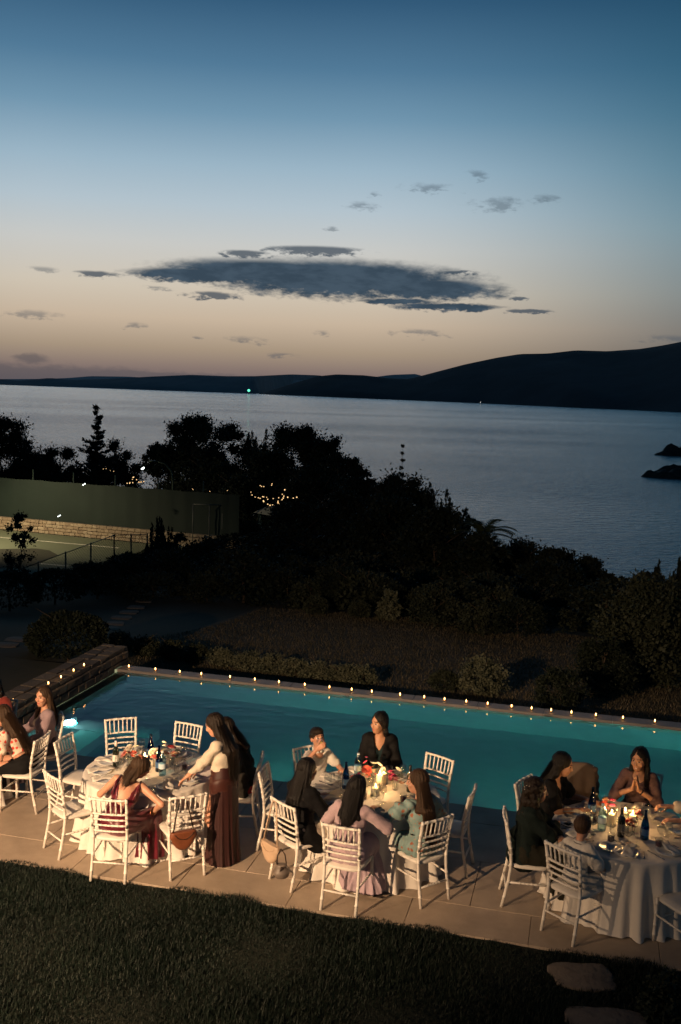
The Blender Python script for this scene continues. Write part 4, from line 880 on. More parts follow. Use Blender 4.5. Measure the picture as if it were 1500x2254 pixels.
    def hair(s, m, style='long', length=.42, width=.085, back=.12, front=0.0, part=0.0, sweep=0.0, dirn=None):
        q, L, Rh, Hc = s.hq, s.L, s.Rh, s.Hc; sd = SDF(.02); chains = []
        sd.ell(L(0, -.022, .036), V3(.086, .103, .102)*q, Rh)
        if style == 'short':
            sd.ell(L(0, .015, .085), V3(.07, .075, .05)*q, Rh); sd.cut_ell(L(0, .12, -.055), V3(.085, .10, .115)*q, Rh); sd.cut_plane(L(0, -.02, -.078), Rh@V3(0, .35, -1)); 
            for g in (-1, 1): sd.cut_ell(L(g*.095, .005, -.03), V3(.035, .035, .045)*q, Rh)
        else:
            sd.cut_ell(L(part*.01, .125, -.015), V3(.069, .090, .118)*q, Rh)
            nb = L(0, -.07, -.06); dn = unit(V3(*dirn)) if dirn is not None else None
            if style in ('long', 'bob'):
                for g in (-1, -.34, .34, 1):
                    a = L(g*.058, -.045+.012*abs(g), .0); 
                    if dn is None:
                        b = s.T(g*width*.78/s.s+sweep, -back-.03*(1-abs(g)), .36); b[2] = min(b[2], Hc[2]-.14*q); e_ = b+(s.R@V3(0, .0, -1))*max(length-.2, .02)+V3(0, 0, 0)
                    else: b = a+dn*min(.16, length*.5)+Rh@V3(g*width*.4, 0, 0); e_ = a+dn*length+Rh@V3(g*width*.8, 0, 0)
                    rr_ = .037*(1-.22*abs(g)); e_ = e_+(b-e_)*(.16*abs(g)); rr_ = rr_ if dn is None else .026; sd.cap(a, b, .045*q, rr_, .03); sd.cap(b, e_, rr_, .016, .03); chains.append((b, e_))
                for g in (-1, 1):
                    a = L(g*.074, -.014, .015); b = L(g*.080, -.030, -.095)
                    if dn is not None: b = a+dn*.1+Rh@V3(g*.012, 0, 0)
                    sd.cap(a, b, .02*q, .026*q, .02)
                    if front > 0:
                        c_ = s.N+Rh@V3(g*.098, .035, -.03); d_ = c_+s.R@V3(g*.0, .045, -front); sd.cap(b, c_, .026, .028, .02); sd.cap(c_, d_, .028, .018, .02)
                    elif dn is None: sd.cap(b, s.T(g*.095, -.07, .36), .026*q, .03, .03)
            if style == 'curly':
                r_ = np.random.default_rng(5)
                for i in range(60):
                    t = r_.uniform(0, 1); a = r_.uniform(math.pi*.95, math.pi*2.05); rr = .085+.05*t; p = Hc+V3(math.cos(a)*rr, math.sin(a)*rr-.02, .06-t*(.1+length)); sd.ell(p, V3(.034, .034, .042), None, .012)
                for g in (-1, 1): sd.cap(L(g*.078, .02, .02), L(g*.09, .0, -.12), .026, .035)
        ph = 1.3
        if style == 'curly': sd.disp = lambda X: .006*np.sin(X[:, 0]*130)*np.sin(X[:, 1]*120)*np.sin(X[:, 2]*110)
        elif style == 'short': sd.disp = lambda X: .005*np.sin(X[:, 0]*170+3*np.sin(X[:, 2]*60))*np.sin(X[:, 1]*150+2*np.sin(X[:, 2]*80))
        else:
            def dsp(X, Hc=Hc):
                a = np.arctan2(X[:, 0]-Hc[0], -(X[:, 1]-Hc[1]-.05)); lx = (X-Hc)@Rh; return .007*np.exp(-((lx[:, 0]-.012)/.007)**2)*(lx[:, 2] > .06)*(lx[:, 1] > -.06)+ .0026*np.sin(a*26+2.2*np.sin(X[:, 2]*7+1)+X[:, 2]*6)+.002*np.sin(a*61+X[:, 2]*11)
            sd.disp = dsp
        v, f = sd.build(.0075)
        if chains:
            r_ = np.random.default_rng(int(abs(Hc[2])*9999)); VV, FF = [v], [f]; nb_ = len(v); K = 11
            xax = s.Rh@V3(1, 0, 0)
            for _ in range(340):
                g = r_.uniform(-1.15, 1.15); gi = np.clip((g+1)/2*3, 0, 2.999); i0 = int(gi); t = gi-i0; b_, e_ = [chains[i0][q_]*(1-t)+chains[i0+1][q_]*t for q_ in (0, 1)]
                ex = (abs(g)-1 if abs(g) > 1 else 0)*np.sign(g)*.06*xax; up_ = r_.uniform(-.03, .10); o_ = r_.uniform(.0, .020)
                bk = unit((b_-Hc)*V3(1, 1, 0)); out = bk*(.036+o_); j = r_.normal(size=3)*.010
                c0 = L(g*.072*math.cos(up_*9), -.035-.075*math.sqrt(max(0, 1-g*g*.7))+.02, .04+up_*.85)
                ctl = [c0, b_+out+j+ex, e_+bk*o_+j*1.6+ex*2+unit(e_-b_)*r_.uniform(-.10, .05)]; ts = np.linspace(0, 1, K); pts = np.array([((1-q_)**2)*ctl[0]+2*q_*(1-q_)*(ctl[1]*1.0)+q_*q_*ctl[2] for q_ in ts])
                pts += bk*.012*np.sin(ts*math.pi)[:, None]; wd = .0035*(1-ts*.7)[:, None]; sd_ = unit(np.cross(pts[-1]-pts[0], bk)); P_ = np.concatenate([pts-sd_*wd, pts+sd_*wd]); q0 = np.arange(K-1)
                VV.append(P_); FF.append(np.stack([q0, q0+1, q0+1+K, q0+K], 1)+nb_); nb_ += 2*K
            v, f = np.concatenate(VV), np.concatenate(FF)
        return mesh('hair', v, f, m, s.e)
    def wear(s, name, m, sd, h=.009, wrinkle=.004, seed=1.0):
        if wrinkle and sd.disp is None:
            sd.disp = lambda X: wrinkle*(np.sin(X[:, 0]*38+X[:, 2]*22+4*np.sin(X[:, 1]*13+seed)+seed)+.6*np.sin(X[:, 2]*55+X[:, 1]*30+5*np.sin(X[:, 0]*11+seed)))
        v, f = sd.build(h); return mesh(name, v, f, m, s.e)
    def neck(s, sd, r=.075, vdepth=0.0, backd=0.0):
        c = s.s; sd.cut_cap(s.T(0, .0, .43), s.Hc, r*c, r*c)
        if vdepth:
            for t in np.linspace(0, 1, 5): sd.cut_cap(s.T(0, .06, .46-vdepth*t), s.T(0, .25, .46-vdepth*t), .062*c*(1-t)+.012, .062*c*(1-t)+.012)
        if backd:
            for t in np.linspace(0, 1, 6): sd.cut_cap(s.T(0, -.05, .46-backd*t), s.T(0, -.3, .46-backd*t), .10*c*(1-t*.75), .10*c*(1-t*.75))
    def shoes(s, m, heel=False):
        c = s.s
        for i, (hp, k, a) in enumerate(s.leg):
            fd = unit(V3(*(a-hp)[:2], 0)+1e-6); sd = SDF(.015); b = a+V3(0, 0, -.055*c); sd.cap(b-fd*.03*c, b+fd*.06*c, .036*c, .038*c); sd.cap(b+fd*.06*c, b+fd*.15*c+V3(0, 0, -.008), .038*c, .03*c); sd.cut_cap(a+V3(0, 0, -.01), a+V3(0, 0, .1), .032*c, .04*c); sd.cut_plane(a+V3(0, 0, -.0835*c), (0, 0, -1))
            v, f = sd.build(.008); mesh('shoe', v, f, m, s.e)
            if heel: MB().tube([a-fd*.03*c+V3(0, 0, -.05), a-fd*.035*c+V3(0, 0, -a[2]+.001)], [.014, .005], 7).build('heel', m, s.e)
    def sit_skirt(s, m, hem=.12, spread=.13, name='skirt', wr=.008, knee_r=.10, shift=(0, 0)):
        c = s.s; sd = SDF(.05); s.torso_low(sd, .018)
        K = [l[1] for l in s.leg]; A = [V3(l[2][0]+shift[0], l[2][1]+shift[1], hem) for l in s.leg]
        for i in (0, 1): sd.cap(s.leg[i][0], K[i], .115*c, knee_r*c); sd.cap(K[i], A[i], knee_r*c*.95, spread)
        sd.cap(K[0], K[1], knee_r*c*.9, knee_r*c*.9); sd.cap((K[0]+K[1])/2, (A[0]+A[1])/2, knee_r*c*.95, spread*1.05)
        cx = (A[0]+A[1])/2
        def dsp(X):
            t = np.clip((s.P[2]-X[:, 2])/.5, 0, 1); a = np.arctan2(X[:, 0]-cx[0], X[:, 1]-cx[1]); return wr*t*(np.sin(a*15+3*np.sin(X[:, 2]*5))+.5*np.sin(a*29+1))+.004*np.sin(X[:, 1]*45+4*np.sin(X[:, 0]*14))
        sd.disp = dsp; sd.cut_plane((0, 0, hem+.01), (0, 0, -1)); v, f = sd.build(.010); return mesh(name, v, f, m, s.e)
    def torso_low(s, sd, t):
        c, T, R = s.s, s.T, s.R; sd.ell(T(0, -.005, .0), V3(.168, .125, .115)*c+t, R); sd.ell(T(0, .0, .12), V3(.132, .098, .10)*c+t, R)
def CHx(k): return CH[k][0], CH[k][1], CH[k][2]
# --- left edge: woman in floral top
f = Fig('person', 'woman seen from behind in red and white floral top and black trousers, left edge', *CHx('floral'), lean=30, head=(12, 14, 0), rh=(.17, .34, .72), lh=(-.2, .34, .78))
f.body('light'); f.hair(HAIR['brown'], 'long', .50, .075, .115)
sd = SDF(.02); f.torso(sd, .014, lo=1); f.arms(sd, .34, .022, .02); f.neck(sd, .085); sd.cut_plane(f.T(0, 0, .14), f.R@V3(0, 0, -1)); f.wear('floral_top', pattern('floral_red', (.72, .60, .48), [((.62, .05, .03), .34, 19.0), ((.70, .14, .08), .2, 36.0)], 24, .3), sd)
sd = SDF(.03); f.torso_low(sd, .012); sd.cut_plane(f.T(0, 0, .11), f.R@V3(0, 0, 1)); f.legs(sd, .93, .022, .02); f.wear('trousers', cloth('black_trousers', (.010, .010, .011)), sd); f.shoes(mat('nude_shoe', (.45, .3, .22), .5))
# --- woman in lilac cardigan
f = Fig('person', 'woman with long brown hair in lilac cardigan and cream top, facing the camera', -3.74, 12.38, -150, lean=1, head=(36, 2, 0), rh=(.12, .34, .70), lh=(-.12, .30, .66))
f.body('light'); f.hair(HAIR['brown'], 'long', .34, .07, .10, front=.17)
sd = SDF(.02); f.torso(sd, .012); f.neck(sd, .07, .10); f.wear('cream_top', cloth('cream_top', (.62, .52, .42)), sd)
sd = SDF(.02); f.torso(sd, .026); f.arms(sd, .95, .018, .008); f.neck(sd, .085); 
for t in np.linspace(0, 1, 7): sd.cut_cap(f.T(0, .05, .45-.5*t), f.T(0, .3, .45-.5*t), .055, .055)
f.wear('cardigan', cloth('lilac_cardigan', (.30, .22, .25)), sd); f.sit_skirt(cloth('plum_skirt', (.06, .045, .06)), .15)
# --- dark red person at the very edge
place_chair(-4.52, 12.82, -95, 'chair of the person in dark red at the left edge')
f = Fig('person', 'person in dark red top with dark hair cut by the left edge', -4.50, 12.80, -95, lean=6, head=(-10, 8, 0))
f.body('light', h=.010); f.hair(HAIR['black'], 'long', .3, .07, .1)
sd = SDF(.02); f.torso(sd, .016); f.arms(sd, .9, .016, .006); f.neck(sd, .08); f.wear('red_blouse', cloth('dark_red_blouse', (.16, .02, .015)), sd, .011); f.sit_skirt(cloth('plum_skirt', (.06, .045, .06)), .15)
# --- woman in burgundy
f = Fig('person', 'woman in backless burgundy satin dress leaning over toward the table', *CHx('c1_burg'), lean=24, side=15, head=(-55, 26, 26), rh=(.34, .20, .60), lh=(-.20, .42, .80), legdir=-26, rhint=(.8, -.3, -.4))
f.body('light', hand_spec={0: dict(d=(.0, .6, -.7), curl=.7), 1: dict(curl=.4)}); f.hair(HAIR['brown'], 'long', .20, .02, .12, dirn=(-.62, -.25, -.74))
sat = mat('burgundy_satin', (.13, .004, .016), .36, .3, 6, (.075, .002, .009), bump=.12, bscale=18, sheen=.3)
sd = SDF(.02); f.torso(sd, .011); f.neck(sd, .10, .10, .34)
for g in (-1, 1): sd.cut_cap(f.S[0 if g > 0 else 1]+f.R@V3(g*.02, 0, .02), f.arm[0 if g > 0 else 1][1], .066, .075)
f.wear('dress_bodice', sat, sd)
for g in (-1, 1): MB().tube([f.T(g*.12, -.115, .26), f.T(g*.125, -.085, .40), f.T(g*.115, -.02, .475), f.T(g*.10, .08, .42)], [.012, .011, .010, .011], 8).build('shoulder_strap', sat, f.e)
f.sit_skirt(sat, .06, .15, 'dress_skirt', .012, .115, (.05, .02)); f.shoes(mat('black_shoe', (.012, .01, .01), .35), True)
b = MB(); 
for k_ in range(4): 
    c_ = f.arm[0][1]+(f.arm[0][2]-f.arm[0][1])*(.80+.06*k_); b.tube([c_-unit(f.arm[0][2]-f.arm[0][1])*.012, c_+unit(f.arm[0][2]-f.arm[0][1])*.012], .034+.004*(k_ % 2), 12)
b.build('bangles', mat('bronze_bangle', (.25, .10, .04), .3, metal=.6), f.e)
hb = SDF(.01); [hb.ell(f.L(-.02+.03*math.sin(a_)*1.2, -.06, .1+.02*math.cos(a_)), (.02, .016, .016)) for a_ in np.linspace(0, 6, 9)]; hv, hf = hb.build(.006); mesh('hair_scrunchie', hv, hf, cloth('rust_scrunchie', (.35, .10, .04)), f.e)
# --- standing woman
f = Fig('person', 'standing woman with long dark hair, cream cardigan and long brown skirt', -1.20, 10.50, 158, sit=False, scale=.985, lean=3, twist=0, head=(6, 24, 0), rh=(.04, .44, .86), lh=(-.16, .46, .84), rhint=(.5, -.7, -.3), lhint=(-.5, -.7, -.3))
f.body('light', hand_spec={0: dict(curl=.5), 1: dict(curl=.3)}); f.hair(HAIR['dark'], 'long', .56, .09, .125)
sd = SDF(.02); f.torso(sd, .022, lo=1); f.arms(sd, .86, .015, .007); f.neck(sd, .08); sd.cut_plane(f.T(0, 0, .11), f.R@V3(0, 0, -1)); f.wear('cardigan', cloth('cream_knit', (.60, .53, .43), .85, .4, 55), sd, .009, .0055)
brown = mat('brown_chiffon', (.022, .005, .005), .6, .3, 8, (.040, .009, .008), stretch=(1, 1, .15))
n_, v_ = 120, []
prof_ = [(1.10, .140, .112), (1.02, .160, .128), (.94, .178, .142), (.82, .184, .150), (.7, .186, .154), (.5, .188, .158), (.3, .192, .166), (.1, .203, .180), (.012, .21, .19)]
for z_, rx_, ry_ in prof_:
    for k_ in range(n_):
        a_ = 2*math.pi*k_/n_; t_ = max(0, (.9-z_)/.9); w_ = 1+t_*.05*(math.sin(13*a_+1.9*math.sin(3*a_)+z_*1.5)+.6*math.sin(29*a_+2+z_*2)+.8*math.sin(4*a_+z_*3)); sh = f.T(0, 0, .15)*max(0, (z_-.93)/.17)
        v_.append((rx_*w_*math.cos(a_)+sh[0], ry_*w_*math.sin(a_)-.01+(sh[1]*.8 if z_ > .93 else 0), z_+.004*math.sin(a_*9)))
mesh('skirt', v_, [(i*n_+(k_+1) % n_, i*n_+k_, (i+1)*n_+k_, (i+1)*n_+(k_+1) % n_) for i in range(len(prof_)-1) for k_ in range(n_)], brown, f.e)
sd = SDF(.03); f.torso_low(sd, .026); sd.cut_plane(f.T(0, 0, .16), f.R@V3(0, 0, 1)); sd.ell(f.P+V3(0, -.008, -.08), (.184, .148, .13)); f.wear('skirt_yoke', mat('brown_yoke', (.05, .012, .008), .55, .2, 10), sd, .009, .003)
# --- woman in red with a black jacket over her shoulders
f = Fig('person', 'woman in red dress with black jacket over her shoulders, behind the standing woman', -1.08, 11.38, 178, scale=1.05, lean=19, side=-2, head=(18, 20, 0), rh=(.2, .38, .76), lh=(-.22, .25, .62), legdir=20)
f.body('light', h=.009); f.hair(HAIR['dark'], 'long', .25, .07, .12)
redm = mat('red_dress', (.48, .022, .015), .55, .25, 8, bump=.15, bscale=25)
sd = SDF(.02); f.torso(sd, .012); f.arms(sd, .26, .02, .02); f.neck(sd, .085); f.wear('dress_bodice', redm, sd); f.sit_skirt(redm, .05, .15, 'dress_skirt')
sd = SDF(.03); f.torso(sd, .045, bust=False)
for g in (0, 1): a_ = f.S[g]+f.R@V3((.03 if g == 0 else -.03), -.03, .0); sd.cap(a_, a_+V3((.07 if g == 0 else -.07), -.12, -.30), .075, .07); sd.cap(a_+V3((.07 if g == 0 else -.07), -.12, -.30), a_+V3((.05 if g == 0 else -.05), -.14, -.55), .068, .06)
f.neck(sd, .09); 
for t in np.linspace(0, 1, 7): sd.cut_cap(f.T(0, .04, .47-.6*t), f.T(0, .4, .47-.6*t), .16, .16)
sd.cut_plane(f.T(0, 0, -.1), f.R@V3(0, 0, -1)); f.wear('draped_jacket', cloth('black_jacket', (.022, .020, .018)), sd, .010, .006)
# --- boy drinking
f = Fig('person', 'dark haired boy in white shirt drinking from a glass', *CHx('c2_boy'), scale=.84, lean=2, head=(-4, -14, 0), rh=(.115, .17, 1.045), lh=(-.15, .30, .80), rhint=(1, .25, -.7), female=False, legdir=0)
f.body('light', hand_spec={0: dict(d=(-.62, .42, .5), n=(-.5, -.6, -.1), curl=.8)}); f.hair(HAIR['dark'], 'short')
ws = cloth('white_shirt', (.70, .66, .60), .8, .3, 40)
sd = SDF(.018); f.torso(sd, .014, bust=False); f.arms(sd, .36, .02, .016); f.neck(sd, .066, .05); f.wear('polo_shirt', ws, sd)
sd = SDF(.008); [sd.cap(f.N+f.R@V3(math.cos(a_)*.05, math.sin(a_)*.045+.012, .0), f.N+f.R@V3(math.cos(a_+.5)*.05, math.sin(a_+.5)*.045+.012, .0), .014) for a_ in np.arange(2.0, 7.3, .5)]; sd.disp = None; f.wear('collar', ws, sd, .006, 0)
sd = SDF(.02); f.torso_low(sd, .012); sd.cut_plane(f.T(0, 0, .09), f.R@V3(0, 0, 1)); f.legs(sd, .6, .016, .012); f.wear('shorts', cloth('navy_shorts', (.03, .04, .07)), sd); f.shoes(mat('dark_sneaker', (.03, .03, .035), .6))
hw = f.hands[0][0]+V3(*f.hands[0][1])*.075+V3(-.02, -.02, .01); a_ = D2R(CH['c2_boy'][2]-90); gx = CH['c2_boy'][0]+hw[0]*math.cos(a_)-hw[1]*math.sin(a_); gy = CH['c2_boy'][1]+hw[0]*math.sin(a_)+hw[1]*math.cos(a_)
thing('tumbler_clear', mk_tumbler(juice), gx, gy, hw[2]-.02, a_, 'glass tumbler in the raised hand of the drinking boy', 'glass', None, 1.15, 0)
# --- woman in black blazer
f = Fig('person', 'woman in open black blazer looking left, seated with her back to the pool', CH['c2_blazer'][0], CH['c2_blazer'][1], -95, lean=3, head=(-44, 3, 0), rh=(.12, .28, .64), lh=(-.12, .28, .64), scale=1.02)
f.body('warm'); f.hair(HAIR['black'], 'bob', .24, .055, .09)
blk = cloth('black_suiting', (.008, .008, .009), .75)
sd = SDF(.02); f.torso(sd, .010); f.neck(sd, .09, .13); f.wear('dark_top', cloth('dark_teal_top', (.015, .03, .035)), sd)
sd = SDF(.02); f.torso(sd, .030); f.arms(sd, .97, .022, .008); f.neck(sd, .072, .0); 
for t in np.linspace(0, 1, 8): sd.cut_cap(f.T(0, .05, .47-.30*t), f.T(0, .3, .47-.30*t), .058*(1-t)+.010, .058*(1-t)+.010)
f.wear('blazer', blk, sd, .009, .0035); f.sit_skirt(blk, .2)
for g in (-1, 1): MB().tube([f.L(g*.08, -.005, -.035), f.L(g*.082, -.003, -.065)], [.004, .006], 6).build('earring', gold, f.e)
# --- black haired woman in black jacket
f = Fig('person', 'woman with waist long black hair and black jacket, back to the camera', *CHx('c2_fl'), lean=6, head=(-6, 8, 0), rh=(.16, .36, .78), lh=(-.16, .36, .78))
f.body('warm', h=.009); f.hair(HAIR['black'], 'long', .55, .075, .115)
sd = SDF(.03); f.torso(sd, .034); f.arms(sd, .95, .026, .01); f.neck(sd, .07); sd.cap(f.P+V3(.1, .02, -.02), f.P+V3(.13, .16, -.16), .13, .10); sd.cap(f.P+V3(-.1, .02, -.02), f.P+V3(-.12, .16, -.12), .13, .09); f.wear('black_jacket', cloth('black_wool', (.007, .007, .008)), sd, .010)
f.sit_skirt(mat('cream_lace', (.60, .52, .42), .8, .4, 40, bump=.6, bscale=60), .10, .12, 'lace_skirt', .012, .1); f.shoes(mat('brown_heel_shoe', (.10, .035, .02), .35), True)
# --- woman in lilac knit
f = Fig('person', 'woman with black bob in lilac knitted cardigan, back to the camera at middle table', *CHx('c2_front'), lean=9, side=2, head=(-10, 12, 8), rh=(.26, .33, .80), lh=(-.20, .36, .80), rhint=(.9, -.3, -.5))
f.body('warm', h=.009); f.hair(HAIR['black'], 'bob', .27, .06, .105)
knit = mat('lilac_knit', (.46, .34, .36), .9, .25, 40, (.38, .27, .31), bump=.45, bscale=110, sheen=.3)
sd = SDF(.02); f.torso(sd, .024); f.arms(sd, .94, .015, .012); f.neck(sd, .068); f.wear('knit_cardigan', knit, sd, .009, .004)
f.sit_skirt(mat('lilac_skirt', (.42, .32, .37), .85, .2, 12, bump=.2, bscale=30), .04, .16, 'long_skirt', .012, .12, (.08, -.10)); f.shoes(mat('white_sneaker', (.65, .6, .55), .6))
# --- woman in teal floral dress
f = Fig('person', 'woman with long straight brown hair in teal floral puff sleeve dress', *CHx('c2_fr'), lean=9, head=(42, 6, 0), rh=(.24, .30, .80), lh=(-.28, .40, .83), lhint=(-.9, -.2, -.5))
f.body('light', hand_spec={1: dict(curl=.8)}); f.hair(HAIR['brown'], 'long', .58, .06, .115)
teal = pattern('teal_floral', (.20, .30, .29), [((.30, .10, .05), .26, 15.0), ((.09, .15, .14), .14, 38.0), ((.42, .26, .18), .17, 27.0)], 22, .3)
sd = SDF(.02); f.torso(sd, .014); f.neck(sd, .085, 0, .0); sd.cut_ell(f.T(0, -.15, .2), (.07, .06, .09), f.R); f.wear('dress_bodice', teal, sd)
sd = SDF(.03)
for i_ in (0, 1): a_, e_, w_ = f.arm[i_]; sd.ell(a_+(e_-a_)*.45, (.070, .070, .095)); sd.cap(a_, e_, .060, .058); sd.cap(e_, e_+(w_-e_)*.8, .050, .040)
sd.disp = lambda X: .006*np.sin(X[:, 0]*60+X[:, 2]*45)+.004*np.sin(X[:, 1]*80); f.wear('puff_sleeves', teal, sd, .010)
sd = SDF(.02); sd.ell(f.T(0, -.0, .12), (.155, .122, .03), f.R); f.wear('black_sash', blk, sd, .009, .002)
f.sit_skirt(teal, .22, .13, 'dress_skirt', .010, .115); f.shoes(mat('black_boot', (.012, .01, .01), .4))
# --- curly haired woman
f = Fig('person', 'curly haired woman with hair clip in dark green jacket, arms folded', *CHx('c3_curly'), lean=4, head=(-2, 6, 0), rh=(-.08, .26, .80), lh=(.08, .28, .76), rhint=(.9, .1, -.6), lhint=(-.9, .1, -.6))
f.body('warm', h=.009, hand_spec={0: dict(d=(-1, .2, .1)), 1: dict(d=(1, .2, .1))}); f.hair(HAIR['dark'], 'curly', .30)
dgr = cloth('dark_green_jacket', (.010, .017, .016))
sd = SDF(.025); f.torso(sd, .032); f.arms(sd, .96, .026, .014); f.neck(sd, .075); sd.cap(f.P+V3(0, -.02, -.06), f.P+V3(0, -.03, .1), .185, .15); f.wear('dark_jacket', dgr, sd, .010, .006)
f.sit_skirt(cloth('olive_skirt', (.022, .021, .015)), .12); f.shoes(mat('black_shoe', (.012, .01, .01), .35))
b = MB(); 
for k_ in range(7): a_ = k_*.9; p_ = f.L(.055, -.10, .03)+V3(.012, .03*math.cos(a_), .03*math.sin(a_)); b.lathe([(0, -.007), (.007, 0), (0, .007)], 8, tuple(p_))
b.build('hair_clip', mat('pearl', (.75, .68, .55), .15, metal=.3), f.e)
# --- woman in black dress
f = Fig('person', 'dark haired woman in black dress with bare forearm on the right table', CH['c3_black'][0]+.05, CH['c3_black'][1]-.02, -30, lean=12, head=(14, 16, 0), rh=(.16, .42, .80), lh=(-.14, .42, .80), scale=1.02)
f.body('warm', hand_spec={0: dict(curl=.7)}); f.hair(HAIR['black'], 'long', .46, .075, .115)
sd = SDF(.02); f.torso(sd, .016); f.arms(sd, .40, .022, .02); f.neck(sd, .075, .12); f.wear('black_dress', blk, sd); f.sit_skirt(blk, .1)
# --- woman with joined hands
f = Fig('person', 'long haired woman in mauve blouse with hands pressed together at her chin', CH['c3_hands'][0]-.02, CH['c3_hands'][1]-.06, -115, lean=12, head=(-14, 6, 0), rh=(.035, .33, .93), lh=(-.035, .33, .93), rhint=(.9, .1, -.9), lhint=(-.9, .1, -.9), scale=1.02)
f.body('warm', mouth=1, hand_spec={0: dict(d=(-.14, .12, .9), n=(-1, 0, 0), curl=.05), 1: dict(d=(.14, .12, .9), n=(1, 0, 0), curl=.05)}); f.hair(HAIR['black'], 'long', .40, .06, .10, front=.24)
sd = SDF(.02); f.torso(sd, .016); f.arms(sd, .62, .014, .012); f.neck(sd, .066, .04); f.wear('mauve_blouse', mat('mauve_print', (.085, .045, .05), .8, .5, 25, (.17, .10, .09), bump=.2), sd); f.sit_skirt(blk, .15)
MB().tube([f.arm[1][2]+unit(f.arm[1][1]-f.arm[1][2])*.03, f.arm[1][2]+unit(f.arm[1][1]-f.arm[1][2])*.045], .031, 14).build('bracelet', black_p, f.e)
# --- person at the right edge: white sleeves reach into the picture
place_chair(4.16, 9.86, 178, 'chair outside the right edge of the person in white sleeves')
f = Fig('person', 'person at the right edge of whom white sleeves and hands reach over the table', 4.14, 9.86, 176, lean=14, head=(0, 10, 0), rh=(.20, .66, .93), lh=(-.10, .70, .90), rhint=(.6, -.2, -.9), lhint=(-.6, -.2, -.9))
f.body('light', h=.0085, hand_spec={0: dict(curl=.8), 1: dict(curl=.9)}); f.hair(HAIR['dark'], 'bob', .22, .06, .1)
sd = SDF(.02); f.torso(sd, .018); f.arms(sd, .80, .022, .02); f.neck(sd, .07, .06); f.wear('white_shirt', cloth('white_gauze', (.66, .60, .50), .8, .4, 40), sd, .009, .006); f.sit_skirt(blk, .15)
# --- small boy in white polo
f = Fig('person', 'small boy with short brown hair in white polo and shorts, back to the camera', CH['c3_boy'][0]+.02, CH['c3_boy'][1]+.03, 44, scale=.74, lean=6, head=(10, 12, 0), rh=(.20, .22, .60), lh=(-.17, .24, .76), female=False, legdir=-14)
f.body('light'); f.hair(HAIR['boy'], 'short')
sd = SDF(.018); f.torso(sd, .016, bust=False); f.arms(sd, .42, .024, .022); f.neck(sd, .062); f.wear('polo_shirt', ws, sd, .008, .004)
sd = SDF(.008); [sd.cap(f.N+f.R@V3(math.cos(a_)*.047, math.sin(a_)*.045+.01, .012), f.N+f.R@V3(math.cos(a_+.5)*.047, math.sin(a_+.5)*.045+.01, .012), .013) for a_ in np.arange(0, 6.3, .5)]; f.wear('collar', ws, sd, .006, 0)
MB().tube([f.N+f.R@V3(math.cos(a_)*.061, math.sin(a_)*.059+.01, .002) for a_ in np.linspace(0, 6.28, 24)], .0035, 6).build('collar_stripe', mat('navy_trim', (.02, .025, .05), .7), f.e)
sd = SDF(.02); f.torso_low(sd, .014); sd.cut_plane(f.T(0, 0, .10), f.R@V3(0, 0, 1)); f.legs(sd, .48, .018, .02); f.wear('shorts', cloth('white_shorts', (.62, .58, .52)), sd, .008)
f.shoes(pattern('red_black_sneaker', (.015, .015, .017), [((.45, .06, .04), .25, 22.0), ((.6, .58, .55), .16, 30.0)], 20, .3))
# ------------------------------------------------------------------ plants
def leafmat(name, c, c2): return mat(name, c, .65, .5, .9, c2, spec=.25)
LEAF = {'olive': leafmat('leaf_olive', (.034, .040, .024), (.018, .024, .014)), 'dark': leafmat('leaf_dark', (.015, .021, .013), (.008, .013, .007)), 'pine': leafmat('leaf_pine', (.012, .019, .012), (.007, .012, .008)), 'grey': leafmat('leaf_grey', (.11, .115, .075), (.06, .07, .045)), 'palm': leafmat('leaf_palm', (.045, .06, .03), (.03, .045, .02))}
BARK = mat('bark', (.07, .05, .035), .9, .4, 8, bump=.6, bscale=20)
def leaves(C, N, size, r_, elong=1.8, up=0.0, out=None):
    """one four-cornered leaf per centre"""
    n = len(C); d = r_.normal(size=(n, 3))
    if out is not None: d = d*.55+out
    d[:, 2] += up; d /= np.linalg.norm(d, axis=1)[:, None]+1e-9
    q = r_.normal(size=(n, 3)); s_ = np.cross(d, q); s_ /= np.linalg.norm(s_, axis=1)[:, None]+1e-9
    L = size*r_.uniform(.6, 1.3, n)[:, None]; W = L/elong
    V = np.stack([C-d*L*.5, C+s_*W*.5, C+d*L*.5, C-s_*W*.5], 1).reshape(-1, 3); F = np.arange(4*n).reshape(n, 4); return V, F
def shell(r_, n, c, rad, inner=.45):
    d = r_.normal(size=(n, 3)); d /= np.linalg.norm(d, axis=1)[:, None]; k = inner+(1-inner)*r_.uniform(0, 1, n)**.5; return np.array(c)+d*np.array(rad)*k[:, None], d
def crown_broad(r_, w, h, nclump, nleaf, size, z0=.3, elong=1.8, up=.1):
    parts = []; nc = int(nclump*1.9)
    for i in range(nc):
        t = r_.uniform(0, 1)**.9; a = r_.uniform(0, 6.28); zz = h*(z0+(1-z0)*t*.9); prof = math.sin(math.pi*min(1, .25+.75*t))**.5 if t < .55 else math.sqrt(max(.04, 1-((t-.5)/.52)**2))
        rr = w*.44*prof*r_.uniform(.05, 1)**.5; rad = w*r_.uniform(.12, .23)*(1-.4*t)
        c = np.array([math.cos(a)*rr, math.sin(a)*rr, zz]); m = nleaf//nc; d = r_.normal(size=(m, 3)); d /= np.linalg.norm(d, axis=1)[:, None]; k = np.abs(r_.normal(0, .55, m))+.25
        C = c+d*(k*rad)[:, None]*[1, 1, .85]; C[:, 2] = np.maximum(C[:, 2], .02); parts.append(leaves(C, None, size, r_, elong, up, d*.6))
    return merge(parts)
